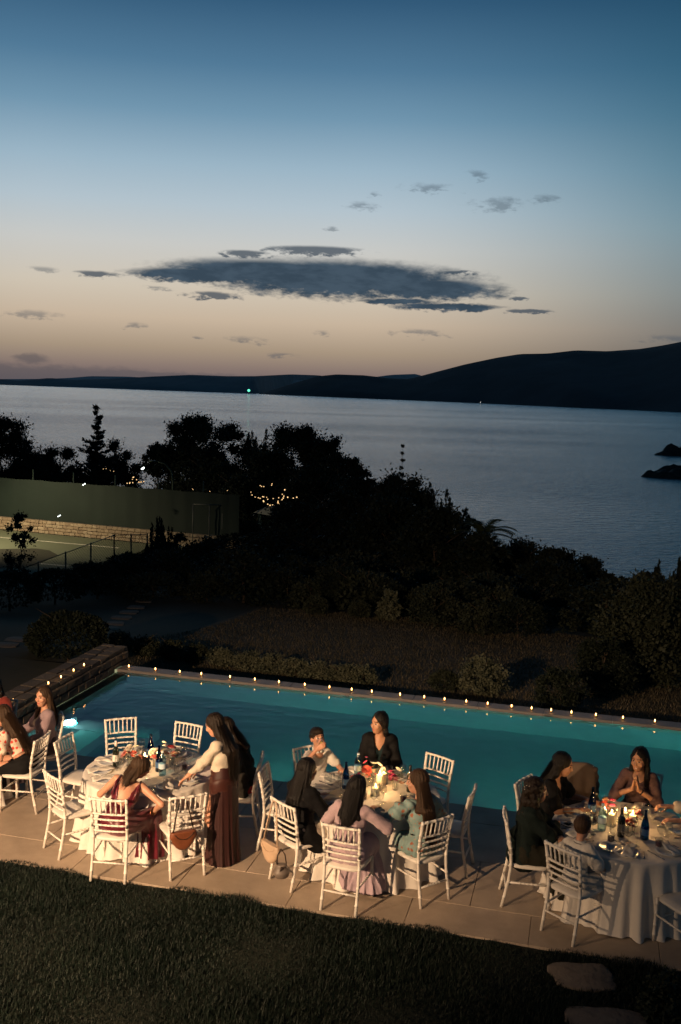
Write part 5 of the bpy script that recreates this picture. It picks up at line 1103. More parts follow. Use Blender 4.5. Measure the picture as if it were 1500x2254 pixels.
def crown_pine(r_, w, h, tiers, size, n, z0=.15, gap=.25):
    parts = []
    for i in range(tiers):
        t = i/(tiers-1); zz = h*(z0+(1-z0)*t); L = w*.5*(1-t)**.85+.03*w; m = max(4, int(9*(1-t)+3))
        for k in range(m):
            if r_.uniform() < gap: continue
            a = r_.uniform(0, 6.28); l = L*r_.uniform(.35, 1.2); u = r_.uniform(0, 1, int(n*(.3+l/w)))
            C = np.stack([np.cos(a)*l*u, np.sin(a)*l*u, zz+l*(.35*u*u-.12*u)], 1)+r_.normal(size=(len(u), 3))*.03*w*(1-.5*u[:, None]); out = np.tile([math.cos(a), math.sin(a), .6], (len(u), 1)); parts.append(leaves(C, None, size, r_, 3.0, 0, out))
    return merge(parts)
def crown_juniper(r_, w, h, nsp, n, size, z0=.1):
    parts = []
    for i in range(nsp):
        a = r_.uniform(0, 6.28); rr = w*.42*r_.uniform(0, 1)**.6; b = np.array([math.cos(a)*rr, math.sin(a)*rr, h*(z0+.25*r_.uniform())]); top = np.array([b[0]*1.25, b[1]*1.25, h*(1-.45*(rr/(w*.5))**1.5)*r_.uniform(.8, 1.03)])
        u = r_.uniform(0, 1, n//nsp); wd = w*.11*(1-u**1.6)+.01*w; C = b+(top-b)*u[:, None]+r_.normal(size=(len(u), 3))*wd[:, None]*[.7, .7, .4]; parts.append(leaves(C, None, size, r_, 3.2, .9, np.tile(top-b, (len(u), 1))/np.linalg.norm(top-b)))
    return merge(parts)
def crown_ball(r_, w, h, n, size, rough=.06):
    d = r_.normal(size=(n, 3)); d /= np.linalg.norm(d, axis=1)[:, None]; d[:, 2] = np.where(d[:, 2] < -.55, -d[:, 2], d[:, 2])
    lump = 1+rough*(np.sin(d[:, 0]*7+1)*np.sin(d[:, 1]*8)+np.sin(d[:, 2]*9+2)*np.sin(d[:, 0]*11)); k = lump*r_.uniform(.80, 1.02, n)
    C = d*k[:, None]*[w/2, w/2, h*.52]+[0, 0, h*.48]; return leaves(C, None, size, r_, 1.9, .1, d*.9)
def trunk(h, r, limbs, w, seed, lean=.05):
    r_ = np.random.default_rng(seed); b = MB(); p = [(0, 0, -.3)]
    for i in range(1, 6): p.append((lean*h*math.sin(i*.9+seed)*.6, lean*h*math.cos(i*1.3+seed)*.5, h*.8*i/5))
    b.tube(p, [r*(1-.15*i) for i in range(6)], 7)
    if limbs == 0: b = MB(); b.tube([(0, 0, -.3), (0, 0, h*.5), (0, 0, h*.99)], [r*1.2, r*.8, r*.25], 7)
    for k in range(limbs):
        i = 2+k % 3; a = r_.uniform(0, 6.28); q = np.array(p[i]); l = w*r_.uniform(.25, .42); b.tube([q, q+[math.cos(a)*l*.5, math.sin(a)*l*.5, l*.45], q+[math.cos(a)*l, math.sin(a)*l, l*.8]], [r*.45, r*.28, r*.08], 5)
    return b
def plant(name, x, y, kind, w, h, label, cat, seed, leaf='dark', n=3000, size=.2, group=None, z=None, z0=.08, clumps=24):
    r_ = np.random.default_rng(seed); zg = float(tz(x, y)) if z is None else z; e = empty(name, (x, y, zg), seed*1.7)
    if kind == 'broad': v, f = crown_broad(r_, w, h, clumps, n, size, z0)
    elif kind == 'pine': v, f = crown_pine(r_, w, h, 15, size, 110, z0, .25)
    elif kind == 'juniper': v, f = crown_juniper(r_, w, h, clumps, n, size)
    elif kind == 'ball': v, f = crown_ball(r_, w, h, n, size)
    crown = 'crown' if cat == 'tree' else 'foliage'
    mesh(crown, v, f, LEAF[leaf], e, False)
    trunk(h, max(.025, w*.022), (0 if kind == 'pine' else 6) if cat == 'tree' else 4, w, seed).build('trunk' if cat == 'tree' else 'stem', BARK, e); tag(e, label, cat, group); return e
def tree_px(name, px, top, Y, wpx, kind, label, seed, **kw):
    """a plant at distance Y whose top and breadth are those of the photograph"""
    cat = kw.pop('cat', 'tree'); p = on_y(px, top, Y); zg = float(tz(p[0], Y)); sc = FPX/Y
    return plant(name, p[0], Y, kind, wpx/sc, p[2]-zg, label, cat, seed, **kw)
# trees beyond the tennis court
tree_px('broadleaf_tree', 0, 912, 84, 170, 'broad', 'dark broad tree at the far left edge against the sea', 1, n=21675, size=0.22)
tree_px('broadleaf_tree', 75, 972, 86, 100, 'juniper', 'low spiky dark tree right of the far left tree', 2, n=6375, size=0.24, leaf='pine')
tree_px('broadleaf_tree', 135, 982, 82, 130, 'broad', 'low dark tree left of the layered pine', 3, n=15172, size=0.22)
tree_px('pine_tree', 213, 898, 80, 92, 'pine', 'layered pine tree standing alone against the pale sea', 4, leaf='pine', size=.34, z0=.3)
tree_px('broadleaf_tree', 258, 962, 84, 120, 'broad', 'dark leafy tree directly right of the layered pine', 5, n=15172, size=0.22)
tree_px('broadleaf_tree', 352, 974, 74, 78, 'broad', 'small round headed tree beside the court lamp post', 6, n=7650, size=0.19, z0=.55)
tree_px('broadleaf_tree', 432, 904, 76, 170, 'broad', 'tallest airy tree in the middle of the tree row', 7, n=28177, size=0.21, leaf='olive', clumps=30)
tree_px('broadleaf_tree', 495, 920, 80, 130, 'broad', 'dense dark tree right of the tallest tree', 8, n=19507, size=0.22)
tree_px('juniper_tree', 556, 928, 78, 140, 'juniper', 'pointed juniper with several tips in the tree row', 9, n=12750, size=0.24, leaf='pine', clumps=24)
tree_px('broadleaf_tree', 650, 926, 72, 190, 'broad', 'large dark dome shaped tree above the string lights', 10, n=28177, size=0.21)
tree_px('juniper_tree', 742, 942, 66, 150, 'broad', 'wide bristly tree at the right of the tree row', 11, n=17850, size=0.22, leaf='pine', clumps=30)
tree_px('broadleaf_tree', 600, 985, 66, 190, 'broad', 'dark tree lower down in front of the dome shaped tree', 12, n=19507, size=0.20)
tree_px('broadleaf_tree', 700, 1010, 60, 210, 'broad', 'dark tree crown beneath the bristly juniper', 13, n=21675, size=0.19)
tree_px('pine_tree', 887, 982, 52, 36, 'pine', 'thin young conifer spire against the water', 14, leaf='pine', size=.2, z0=.25)
tree_px('broadleaf_tree', 805, 1040, 55, 190, 'broad', 'dark rounded tree left of the thin conifer spire', 15, n=23842, size=0.18)
tree_px('broadleaf_tree', 885, 1036, 50, 190, 'broad', 'dark rounded tree at the foot of the thin conifer', 16, n=23842, size=0.16)
tree_px('juniper_tree', 965, 1056, 48, 150, 'juniper', 'spiky dark tree edge reaching over the sea', 17, n=14025, size=0.16, leaf='pine', clumps=30)
tree_px('juniper_tree', 1000, 1085, 46, 55, 'juniper', 'small bristly tree tip above the palm', 18, n=6375, size=0.14, leaf='pine', clumps=10)
for i, (px, top, Y, w, lb) in enumerate([(1150, 1185, 44, 150, 'dark bush right of the palm'), (1225, 1202, 42, 120, 'dark bush sloping down toward the sea, second from the palm'), (1290, 1222, 40, 110, 'dark bush sloping down toward the sea, third from the palm'), (1352, 1262, 38, 90, 'lowest dark bush where the sea reaches deepest'), (1415, 1255, 36, 90, 'dark bush left of the right edge conifers')]):
    tree_px('bush', px, top, Y, w, 'broad', lb, 30+i, n=13600, size=0.14, cat='bush', z0=.05)
tree_px('juniper_tree', 1452, 1228, 32, 85, 'juniper', 'pointed dark conifer near the right edge', 36, n=7650, size=0.12, leaf='pine', clumps=16)
tree_px('juniper_tree', 1505, 1192, 30, 90, 'juniper', 'pointed dark conifer cut by the right edge', 37, n=7650, size=0.12, leaf='pine', clumps=16)
tree_px('juniper_tree', 1440, 1262, 23, 250, 'broad', 'large feathery conifer at right, faintly lit', 38, n=23800, size=0.10, leaf='olive', clumps=60, z0=.05)
tree_px('bush', 1330, 1400, 21.5, 150, 'broad', 'leafy bush left of the feathery conifer, behind the pool', 39, n=10200, size=0.07, cat='bush', z0=.05)
tree_px('bush', 1240, 1470, 19.3, 130, 'broad', 'low dark bush behind the right end of the pool', 40, n=6800, size=0.06, cat='bush', z0=.05)
for i, (px, top, Y, w, lb) in enumerate([(470, 1010, 70, 170, 'dark lower tree beneath the tallest tree'), (540, 1040, 64, 150, 'dark lower tree beneath the pointed juniper'), (60, 1010, 84, 170, 'dark low tree behind the left end of the windscreen'), (230, 1010, 86, 170, 'dark low tree at the foot of the layered pine'), (760, 1075, 50, 190, 'dark spreading tree in the middle of the slope'), (860, 1085, 46, 200, 'dark spreading tree above the shrubbery'), (960, 1105, 42, 170, 'dark spreading tree left of the palm'), (1060, 1170, 40, 130, 'dark bush at the foot of the palm'), (660, 1100, 54, 170, 'dark tree right of the string lights')]):
    tree_px('broadleaf_tree', px, top, Y, w, 'broad', lb, 130+i, n=13600, size=0.20 if Y > 60 else .19, clumps=30)
tree_px('broadleaf_tree', 778, 985, 62, 110, 'broad', 'dark tree just right of the wide bristly tree', 141, n=8000, size=.19, clumps=26)
tree_px('broadleaf_tree', 690, 945, 70, 120, 'broad', 'dark tree between the dome shaped tree and the bristly tree', 142, n=8000, size=.2, clumps=26)
# palm
def palm():
    p = on_y(1062, 1180, 42); zg = float(tz(p[0], 42)); e = empty('palm_tree', (p[0], 42, zg)); h = p[2]-zg; tag(e, 'small palm with arching fronds against the sea', 'tree')
    MB().tube([(0, 0, -.3), (0.02, 0, h*.5), (0, 0, h)], [.16, .13, .11], 9).build('trunk', BARK, e); r_ = np.random.default_rng(3)
    for i in range(18):
        a = i*2.4; el_ = r_.uniform(.35, 1.3); L = r_.uniform(1.5, 2.2); b = MB(); pts = []
        for t in np.linspace(0, 1, 9): pts.append(np.array([math.cos(a)*L*t*math.cos(el_), math.sin(a)*L*t*math.cos(el_), h+L*(t*math.sin(el_)-.55*t*t)]))
        for j in range(1, 9):
            for s_ in (-1, 1):
                for q in (0, .5):
                    c = pts[j-1]+(pts[j]-pts[j-1])*q; d = pts[j]-pts[j-1]; d = d/np.linalg.norm(d); sd = np.cross(d, [0, 0, 1]); sd = sd/np.linalg.norm(sd)*s_; tip = c+(sd*.8+d*.7+np.array([0, 0, -.15]))*.46*(1-.5*abs(j/8-.4)); b.add([c, c+d*.11, tip], [(0, 1, 2)])
        b.tube(pts, .012, 4); b.build('frond', LEAF['palm'], e, False)
palm()
# shrubs around the lower lawn
def near(name, px, base, z_, wpx, hpx, kind, label, seed, **kw):
    p = on_z(px, base, z_)
    for _ in range(4): p = on_z(px, base, float(tz(p[0], p[1])))
    sc = FPX/p[1]; return plant(name, p[0], p[1], kind, wpx/sc, hpx/sc, label, kw.pop('cat', 'bush'), seed, **kw)
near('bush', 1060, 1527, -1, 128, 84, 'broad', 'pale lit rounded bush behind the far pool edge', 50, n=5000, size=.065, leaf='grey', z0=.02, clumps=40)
near('bush', 978, 1522, -1, 70, 48, 'ball', 'small dim bush left of the pale lit bush', 51, n=2500, size=.06, leaf='olive')
near('bush', 150, 1452, -.6, 180, 108, 'ball', 'large clipped round hedge ball left of the pool wall', 52, n=9000, size=.07, leaf='dark')
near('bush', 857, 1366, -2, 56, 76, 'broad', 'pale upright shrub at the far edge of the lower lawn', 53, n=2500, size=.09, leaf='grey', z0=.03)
near('bush', 696, 1356, -2, 58, 44, 'ball', 'small round clipped shrub at the far edge of the lawn', 54, n=1800, size=.08, leaf='olive')
near('bush', 792, 1364, -2, 50, 42, 'ball', 'second small round clipped shrub, next to the pale upright shrub', 55, n=1800, size=.08, leaf='olive')
near('bush', 745, 1345, -2, 120, 100, 'ball', 'broad clipped dark shrub behind the two round ones', 56, n=4000, size=.1, leaf='dark')
near('bush', 955, 1375, -2, 130, 95, 'broad', 'dim twiggy shrub right of the pale upright shrub', 57, n=3500, size=.09, leaf='olive', z0=.03)
near('bush', 1050, 1395, -2, 100, 80, 'broad', 'dim shrub at the right end of the lower lawn', 58, n=3000, size=.09, leaf='olive', z0=.03)
near('bush', 1140, 1405, -2, 120, 90, 'ball', 'dark rounded shrub beyond the right end of the lawn', 59, n=3500, size=.09, leaf='dark')
hx = [(262, 1432), (320, 1440), (378, 1449), (436, 1458), (492, 1466), (546, 1474), (600, 1481), (652, 1488), (702, 1494), (752, 1500), (800, 1505)]
for i, (px, by) in enumerate(hx):
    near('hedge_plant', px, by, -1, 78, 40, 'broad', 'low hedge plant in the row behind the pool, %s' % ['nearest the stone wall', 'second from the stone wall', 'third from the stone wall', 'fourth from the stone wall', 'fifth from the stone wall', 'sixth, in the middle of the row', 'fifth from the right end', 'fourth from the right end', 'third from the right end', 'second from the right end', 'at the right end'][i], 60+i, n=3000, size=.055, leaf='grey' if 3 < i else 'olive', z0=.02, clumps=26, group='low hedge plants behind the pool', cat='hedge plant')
# sapling and columnar shrub by the tennis court
tree_px('young_tree', 42, 1118, 33, 66, 'broad', 'slender young tree in front of the tennis court', 75, n=3200, size=.09, leaf='dark', z0=.22, clumps=22)
tree_px('bush', 352, 1128, 47, 66, 'juniper', 'upright dark bush at the corner of the tennis court', 76, n=3500, size=.17, cat='bush', leaf='pine', clumps=18)
tree_px('bush', 395, 1165, 46, 60, 'broad', 'dark bush right of the upright bush by the court', 77, n=2500, size=.15, cat='bush', z0=.05)
# the dark shrubbery: alike rounded shrubs
protos = [plant('shrub', 0, 0, k, 2.2, h, 'dark rounded shrub in the unlit shrubbery', 'shrub', 80+i, n=n, size=.13, z=0, z0=.04, leaf=lf, clumps=26) for i, (k, h, n, lf) in enumerate([('ball', 1.5, 2600, 'dark'), ('broad', 1.7, 2600, 'dark'), ('ball', 1.2, 2200, 'olive'), ('broad', 1.5, 2600, 'olive')])]
lim_x = [-100, 0, 80, 200, 300, 360, 430, 520, 620, 800, 980, 1060, 1150, 1250, 1330, 1400, 1600]; lim_y = [1280, 1278, 1272, 1218, 1206, 1190, 1168, 1160, 1120, 1090, 1120, 1170, 1200, 1222, 1255, 1285, 1270]
def pxof(p):
    q = np.array(p)-[0, 0, CAM_H]; w = q@_f; return 750+FPX*(q@_r)/w, 1127-FPX*(q@_u)/w
r_ = np.random.default_rng(17); pts = []; tries = 0
while len(pts) < 150 and tries < 9000:
    tries += 1; u, v = r_.uniform(-22, 20), 30.5+r_.uniform(0, 1)**1.4*30
    x, y = uv2xy(u, v); z = float(tz(x, y)); s_ = r_.uniform(.65, 1.25)*(1+.02*(v-30)); bx, by = pxof((x, y, z)); tx_, ty_ = pxof((x, y, z+1.6*s_))
    if not (-60 < bx < 1560): continue
    if ty_ < np.interp(bx, lim_x, lim_y): continue
    if by < 1385-0.0 and by > 1340 and 330 < bx < 1180 and y < 29: continue
    if any((x-a)**2+(y-b)**2 < (.75*s_)**2*1.6 for a, b in pts): continue
    pts.append((x, y)); i = len(pts)-1; k = int(r_.integers(0, 4)); o = protos[k] if i >= 0 and k not in [p for p in range(4) if getattr(protos[p], 'location')[2] != 0] else copy_tree(protos[k])
    o.location = (x, y, z-.05); o.scale = (s_*r_.uniform(.9, 1.3), s_, s_*r_.uniform(.8, 1.05)); o.rotation_euler.z = r_.uniform(0, 6.28)
    tag(o, 'dark rounded shrub in the unlit shrubbery between lawn and sea', 'shrub', 'shrubs of the dark shrubbery')
# left garden shrubs behind the stone wall
for i, (px, by, w, h) in enumerate([(20, 1345, 150, 90), (120, 1330, 130, 80), (215, 1318, 120, 80), (285, 1305, 100, 70)]):
    near('bush', px, by, -1.5, w, h, 'ball', 'dark bush in the left garden below the tennis court, %s' % ['at the left edge', 'second from the left edge', 'third from the left edge', 'nearest the stepping stones'][i], 170+i, n=3500, size=.1)
plant('bush', 2.95, 7.95, 'broad', .55, .35, 'leafy plant at the lower right corner of the lawn', 'bush', 180, n=2500, size=.05, leaf='olive', z=-.02, z0=.02)
# ------------------------------------------------------------------ grass
def blades(name, xs, ys, zs, hgt, wid, r_, m, label, lean=.5):
    n = len(xs); a = r_.uniform(0, 6.28, n); ln = r_.uniform(.1, lean, n)*hgt; d = np.stack([np.cos(a), np.sin(a)], 1); s_ = np.stack([-np.sin(a), np.cos(a)], 1)*wid[:, None]/2
    B = np.stack([xs, ys], 1); z0 = zs; m1 = B+d*(ln*.35)[:, None]; t = B+d*ln[:, None]
    V = np.empty((n, 5, 3)); V[:, 0, :2] = B-s_; V[:, 1, :2] = B+s_; V[:, 2, :2] = m1+s_*.75; V[:, 3, :2] = m1-s_*.75; V[:, 4, :2] = t
    V[:, 0, 2] = V[:, 1, 2] = z0; V[:, 2, 2] = V[:, 3, 2] = z0+hgt*.55; V[:, 4, 2] = z0+hgt
    i = np.arange(n)*5; me = bpy.data.meshes.new(name); me.vertices.add(5*n); me.vertices.foreach_set('co', V.astype(np.float32).ravel())
    li = np.stack([i, i+1, i+2, i+3, i+3, i+2, i+4], 1).ravel(); me.loops.add(len(li)); me.loops.foreach_set('vertex_index', li.astype(np.int32))
    st = np.stack([np.arange(n)*7, np.arange(n)*7+4], 1).ravel(); me.polygons.add(2*n); me.polygons.foreach_set('loop_start', st.astype(np.int32)); me.update(calc_edges=True); me.validate()
    me.materials.append(m); o = bpy.data.objects.new(name, me); COL.objects.link(o); tag(o, label, 'grass', kind='stuff'); return o
def grass_mat(name, c1, c2, c3):
    m = bpy.data.materials.new(name); m.use_nodes = True; n = m.node_tree.nodes; l = m.node_tree.links; p = n['Principled BSDF']; p.inputs['Roughness'].default_value = .6; p.inputs['Specular IOR Level'].default_value = .25
    g = n.new('ShaderNodeNewGeometry'); t = n.new('ShaderNodeTexNoise'); t.inputs['Scale'].default_value = 1.6; t.inputs['Detail'].default_value = 5; l.new(g.outputs['Position'], t.inputs['Vector'])
    cr = n.new('ShaderNodeValToRGB'); l.new(t.outputs[0], cr.inputs[0]); cr.color_ramp.elements[0].position = .35; cr.color_ramp.elements[0].color = (*c1, 1); cr.color_ramp.elements[1].position = .7; cr.color_ramp.elements[1].color = (*c2, 1)
    mx = n.new('ShaderNodeMix'); mx.data_type = 'RGBA'; r = n.new('ShaderNodeMath'); r.operation = 'GREATER_THAN'; l.new(g.outputs['Random Per Island'], r.inputs[0]); r.inputs[1].default_value = .86; l.new(r.outputs[0], mx.inputs[0]); l.new(cr.outputs[0], mx.inputs[6]); mx.inputs[7].default_value = (*c3, 1); l.new(mx.outputs[2], p.inputs['Base Color']); return m
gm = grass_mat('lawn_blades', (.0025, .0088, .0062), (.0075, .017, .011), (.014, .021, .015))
r_ = np.random.default_rng(23); n = 170000
u = r_.uniform(-6.2, 2.6, n*2); v = 9.19-r_.uniform(0, 1, n*2)**1.15*3.1; x, y = u*CU-v*SU, u*SU+v*CU
edge = .05*np.sin(u*3.1)+.03*np.sin(u*9.7+1)
STEPS = [(2.32, 8.46, .30, .23), (2.36, 7.80, .36, .22)]
keep = (np.abs(x) < y*.36+.5) & (v < 9.13+edge)
for sx_, sy_, a_, b_ in STEPS: keep &= ((x-sx_)/a_)**2+((y-sy_)/b_)**2 > .95+.2*np.sin(np.arctan2(y-sy_, x-sx_)*5)
x, y, v = x[keep][:n], y[keep][:n], v[keep][:n]
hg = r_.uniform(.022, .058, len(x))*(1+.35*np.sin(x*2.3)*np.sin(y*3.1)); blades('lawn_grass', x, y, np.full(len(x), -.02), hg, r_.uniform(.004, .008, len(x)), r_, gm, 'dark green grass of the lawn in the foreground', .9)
step_m = mat('stepping_stone', (.20, .165, .135), .9, .4, 8, bump=.6, bscale=18)
def flat_stone(x, y, z, a, b, seed, label, group=None, t=.03):
    r_ = np.random.default_rng(seed); n_ = 22; ph = r_.uniform(0, 6, 4); out = []
    for k in range(n_): an = 2*math.pi*k/n_; w = (abs(math.cos(an))**5+abs(math.sin(an))**5)**-.2*.93+.05*math.sin(2*an+ph[0])+.05*math.sin(3*an+ph[1])+.04*math.sin(7*an+ph[2]); out.append((a*w*math.cos(an), b*w*math.sin(an)))
    vv = [(px*k, py*k, zz+r_.uniform(-.003, .003)) for k, zz in ((1, -t), (1, 0), (.94, .008)) for px, py in out]+[(0, 0, .010)]
    f = [(j*n_+i, j*n_+(i+1) % n_, (j+1)*n_+(i+1) % n_, (j+1)*n_+i) for j in (0, 1) for i in range(n_)]+[(2*n_+i, 2*n_+(i+1) % n_, 3*n_) for i in range(n_)]
    o = mesh('stepping_stone', vv, f, step_m, None, True, (x, y, z)); tag(o, label, 'stepping stone', group); return o
flat_stone(2.32, 8.46, -.002, .30, .23, 1, 'large pale stepping stone in the foreground lawn, nearer the patio'); flat_stone(2.36, 7.80, -.002, .36, .22, 2, 'pale stepping stone cut by the bottom edge of the picture')
for i, (px, py) in enumerate([(238, 1384), (250, 1372), (268, 1359), (284, 1347), (300, 1336), (318, 1322), (40, 1408), (8, 1420)]):
    p = on_z(px, py, -1.2)
    for _ in range(5): p = on_z(px, py, float(tz(p[0], p[1]))+.03)
    flat_stone(p[0], p[1], p[2], .30, .24, 10+i, ('stepping stone of the dark path left of the lower lawn, %s' % ['nearest the pool', 'second from the pool', 'third from the pool', 'fourth from the pool', 'fifth from the pool', 'farthest from the pool'][i]) if i < 6 else ['stone slab left of the clipped hedge ball', 'stone slab at the left edge behind the wall'][i-6])
# lower lawn
ll = mat('lower_lawn_turf', (.085, .068, .042), .95, .55, .8, (.035, .032, .02), bump=.8, bscale=24)
def llz(x, y): return tz(x, y)+.02
us = np.linspace(-10.2, 4.4, 70); vs = np.linspace(18.7, 30.2, 60)
grid('lower_lawn', us, vs, llz, ll)
n = 55000; u = r_.uniform(-10, 4.4, n); v = r_.uniform(18.8, 30.1, n); x, y = u*CU-v*SU, u*SU+v*CU
blades('lower_lawn_grass', x, y, llz(x, y), r_.uniform(.03, .07, n), r_.uniform(.010, .018, n), r_, grass_mat('lower_lawn_blades', (.095, .078, .045), (.05, .046, .026), (.13, .105, .07)), 'dry sparse grass of the lower lawn beyond the pool', .9)
# ------------------------------------------------------------------ tennis court
CZ = -4.15
court = MB(); A = [on_z(-260, 1140, CZ), on_z(430, 1207, CZ), on_z(335, 1235, CZ), on_z(80, 1300, CZ), on_z(-300, 1400, CZ)]
co_m = mat('court_surface', (.13, .15, .10), .75, .15, .3, bump=.05); court.add([tuple(p) for p in A], [(0, 4, 3, 2, 1)]); tag(court.build('tennis_court', co_m, None, False), kind='structure')
wl_m = mat('court_line', (.6, .58, .5), .7)
def cline(p, q, w=.09):
    a, b = on_z(*p, CZ), on_z(*q, CZ); d = unit(b-a); s_ = np.cross(d, [0, 0, 1])*w; o = MB().add([a-s_+[0, 0, .004], b-s_+[0, 0, .004], b+s_+[0, 0, .004], a+s_+[0, 0, .004]], [(0, 1, 2, 3)]).build('court_line', wl_m, None, False); tag(o, kind='structure')
cline((-200, 1165), (262, 1206)); cline((-100, 1224), (150, 1246)); cline((-20, 1252), (28, 1238))
WA, WB = on_z(-260, 1141, CZ), on_z(520, 1215, CZ); WD = unit((WB-WA)*[1, 1, 0]); WN = np.array([WD[1], -WD[0], 0])
wl_len = np.linalg.norm((WB-WA)[:2]); ang = math.atan2(WD[1], WD[0])
rw = empty('retaining_wall', tuple(WA), ang); tag(rw, 'pale stone retaining wall along the tennis court', 'wall')
MB().box((wl_len/2, .35, .40), (wl_len, .5, .8)).build('core', mat('court_wall_mortar', (.22, .17, .12), .9), rw, False)
st = MB(); r_ = np.random.default_rng(9)
for row in range(4):
    xx_ = r_.uniform(-.3, 0)
    while xx_ < wl_len:
        L = r_.uniform(.22, .5); b0 = len(st.v); st.box((xx_+L/2, .09, .1+row*.2), (L-.03, .06+r_.uniform(0, .04), .17+r_.uniform(-.02, .02)), bev=.02, mi=int(r_.integers(0, 3)))
        st.v[b0:] = [(p[0]+r_.uniform(-.015, .015), p[1], p[2]+r_.uniform(-.015, .015)) for p in st.v[b0:]]; xx_ += L
o = st.build('stones', [mat('court_stone_%d' % i, c, .85, .3, 3) for i, c in enumerate([(.42, .32, .22), (.48, .38, .27), (.35, .26, .18)])], rw, False); o['kind'] = 'stuff'
ws_ = empty('windscreen_fence', tuple(WA+np.array([0, 0, .8])), ang); tag(ws_, 'long dark green windscreen fence behind the tennis court', 'fence')
scr = mat('windscreen_fabric', (.012, .025, .020), .8, .25, .4, bump=.2, bscale=4); steel_g = mat('fence_post_green', (.03, .05, .04), .5, metal=.3)
k = 0; x_ = 0.0
while x_ < wl_len-.5:
    L = min(3.0, wl_len-x_); n_, m_ = 10, 5; vv = [(x_+L*i/(n_-1), .32+(.03*math.sin(i*1.9+k)+.02*math.sin(j*2+i))*math.sin(math.pi*i/(n_-1)), 2.45*j/(m_-1)+.02*math.sin(i*.9)) for j in range(m_) for i in range(n_)]
    if x_ < wl_len+7: mesh('fabric_panel', vv, [(j*n_+i, j*n_+i+1, (j+1)*n_+i+1, (j+1)*n_+i) for j in range(m_-1) for i in range(n_-1)], scr, ws_)
    MB().tube([(x_, .38, -.1), (x_, .38, 3.1)], .035, 7).build('post', steel_g, ws_); x_ += L; k += 1
# lamp post on the far side of the court
p = on_y(380, 1160, 60); e = empty('court_lamp_post', (p[0], 60, CZ)); tag(e, 'tall unlit curved lamp post at the tennis court', 'lamp post')
MB().tube([(0, 0, 0), (0, 0, 3.6), (-.1, 0, 4.2), (-.5, 0, 4.65), (-1.1, 0, 4.8)], [.06, .05, .045, .04, .035], 8).build('pole', steel_g, e); MB().box((-1.25, 0, 4.78), (.4, .2, .1), bev=.02).build('lamp_head', steel_g, e)
# chain-link fence in front
FA, FB, FC = on_y(20, 1262, 40), on_y(252, 1178, 47), on_y(325, 1176, 49)
cf = empty('chain_link_fence', (0, 0, 0)); tag(cf, 'chain link fence with dark posts in front of the tennis court', 'fence'); wire = mat('fence_wire', (.10, .10, .09), .5, metal=.4)
for a, b, nn in ((FA, FB, 4), (FB, FC, 2)):
    H_ = 2.4; L = np.linalg.norm(b-a); d = (b-a)/L; b_ = MB()
    for i in range(nn+1):
        q = a+(b-a)*i/nn; MB().tube([q-[0, 0, H_], q+[0, 0, .05]], .04, 7).build('post', steel_g, cf)
    nw = int(L/.16)
    for i in range(-int(H_/.16), nw):
        for s_ in (1, -1):
            t0, t1 = max(0, i*.16), min(L, i*.16+H_); 
            if t1 <= t0: continue
            z0, z1 = t0-i*.16, t1-i*.16; p0 = a+d*t0-[0, 0, z0 if s_ > 0 else H_-z0]; p1 = a+d*t1-[0, 0, z1 if s_ > 0 else H_-z1]; w_ = np.array([0, 0, .007]); b_.add([p0-w_, p1-w_, p1+w_, p0+w_], [(0, 1, 2, 3)])
    o = b_.build('wire_mesh', wire, cf, False); MB().tube([a, b], .02, 6).build('top_rail', steel_g, cf)
gp_ = on_y(425, 1165, 57); ge = empty('court_gate', (gp_[0], 57, CZ)); tag(ge, 'thin metal gate frame beside the green windscreen', 'gate')
b_ = MB(); 
for x_ in (0, .95, 1.7): b_.tube([(x_, 0, 0), (x_, 0, 2.6)], .03, 6)
b_.tube([(0, 0, 2.6), (1.7, 0, 2.6)], .03, 6); b_.build('frame', mat('gate_grey', (.12, .12, .11), .5), ge)
spot('court_floodlight', tuple(on_z(-110, 1190, CZ)+[0, -2, 6]), tuple(on_z(40, 1190, CZ)), 4000, (1, .78, .46), 120, .8, .1)
# ------------------------------------------------------------------ lights of the beach restaurant among the trees
bulb_m = mat('string_bulb', (1, .8, .5), .4, emit=(1, .62, .28), estr=1.5); cool_b = mat('white_bulb', (1, 1, 1), .4, emit=(.9, 1, .95), estr=4.0)
def string(pts, n_, label, sag=.25, rad=.07, m=bulb_m, seed=0):
    P3 = [on_y(*q) for q in pts]; e = empty('string_lights', tuple(P3[0])); tag(e, label, 'string lights'); rr = np.random.default_rng(seed); path = []
    for a, b in zip(P3[:-1], P3[1:]):
        for t in np.linspace(0, 1, max(3, n_//(len(P3)-1))): q = a+(b-a)*t; q = q-np.array([0, 0, sag*4*t*(1-t)]); path.append(q-P3[0])
    MB().tube(path, .012, 4).build('cable', black_p, e)
    rad *= .75
    for q in path: MB().lathe([(0, -rad), (rad*.75, -rad*.6), (rad, 0), (rad*.6, rad*.7), (0, rad)], 7, tuple(q+rr.normal(size=3)*.05-[0, 0, rad])).build('bulb', m, e, True)
    return e
string([(552, 1083, 60), (580, 1092, 60), (618, 1088, 60)], 12, 'string of warm bulbs hanging left among the trees', .2, .045, seed=1); string([(580, 1100, 58), (612, 1106, 58), (628, 1080, 58)], 14, 'brightest string of warm bulbs among the trees', .2, .055, seed=2)
string([(570, 1068, 61), (600, 1062, 61)], 5, 'short high string of warm bulbs among the trees', .1, .04, seed=3); string([(635, 1096, 58), (655, 1090, 58)], 3, 'pair of warm bulbs right of the bright string', .05, .055, seed=4)
string([(282, 1062, 72), (296, 1048, 72), (318, 1058, 72)], 12, 'cluster of warm bulbs above the green windscreen', .2, .05, seed=5); string([(226, 1028, 74), (250, 1035, 74)], 4, 'faint warm bulbs in the trees left of the cluster', .1, .035, seed=6)
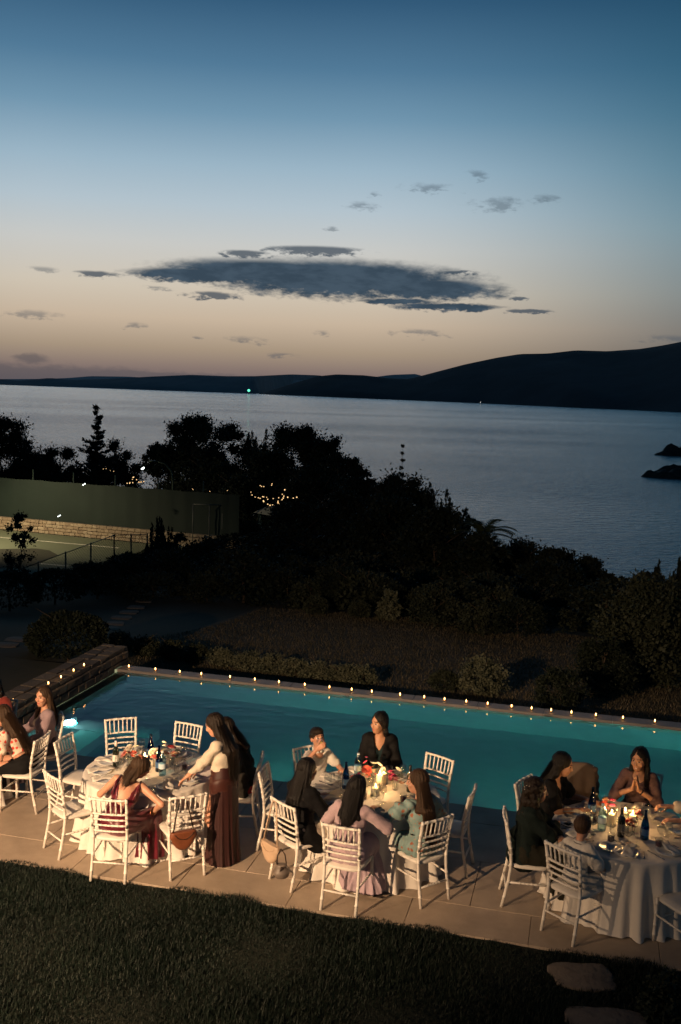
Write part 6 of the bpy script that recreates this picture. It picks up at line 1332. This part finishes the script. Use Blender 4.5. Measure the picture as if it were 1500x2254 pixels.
string([(385, 1082, 62), (425, 1076, 62), (500, 1078, 62)], 7, 'sparse warm bulbs along the fence top', .1, .03, seed=7)
string([(316, 1028, 73), (318, 1029, 73)], 1, 'single white lamp between the two tree groups', 0, .09, cool_b, 8); string([(185, 1063, 57), (186, 1063, 57)], 1, 'small white lamp on top of the windscreen', 0, .05, cool_b, 9); string([(131, 1134, 54), (131, 1134.3, 54)], 1, 'small white lamp low on the windscreen', 0, .04, cool_b, 10)
pv = on_y(600, 1150, 62); pe = empty('beach_pavilion', (pv[0], 62, float(pv[2])-1.0)); tag(pe, 'small pale canopy lit by string lights among the trees', 'pavilion')
for sx_ in (-.8, .8):
    for sy_ in (-.6, .6): MB().tube([(sx_, sy_, -.6), (sx_, sy_, 1.6)], .04, 6).build('post', steel_g, pe)
MB().lathe([(1.2, 1.58), (1.15, 1.62), (.5, 1.95), (0, 2.1)], 4).build('canopy', mat('canopy_cloth', (.25, .26, .25), .8), pe, False); MB().box((0, 0, .3), (1.4, .5, .8), bev=.03).build('counter', mat('counter_white', (.5, .52, .5), .6), pe, False)
point('pavilion_light', (0, 0, 1.4), 4, (.85, 1, .9), .1, pe)
bc = on_z(548, 868, SEA_Z); e = empty('harbour_beacon', (bc[0]*.985, bc[1]*.985, SEA_Z)); tag(e, 'green harbour light glowing on the far shore', 'beacon')
MB().tube([(0, 0, 0), (0, 0, 14)], [1.2, .8], 8).build('tower', mat('beacon_tower', (.3, .3, .3), .7), e); MB().lathe([(0, 13), (6, 16), (7, 20), (6, 24), (0, 27)], 10).build('lantern', mat('green_lantern', (.2, 1, .7), .4, emit=(.15, 1, .62), estr=1.5), e)
bc = on_z(1058, 891, SEA_Z); e = empty('distant_boat', (bc[0], bc[1], SEA_Z)); tag(e, 'tiny white boat light below the dark hill', 'boat')
MB().box((0, 0, .8), (7, 2.5, 1.6), bev=.4).build('hull', mat('boat_white', (.6, .6, .6), .5), e); MB().tube([(0, 0, 1.5), (0, 0, 8)], .12, 6).build('mast', mat('boat_white', (.6, .6, .6), .5), e); MB().lathe([(0, 7.5), (1.1, 8.5), (0, 9.5)], 8).build('masthead_lamp', mat('masthead', (1, 1, 1), .4, emit=(1, .95, .85), estr=3.0), e)
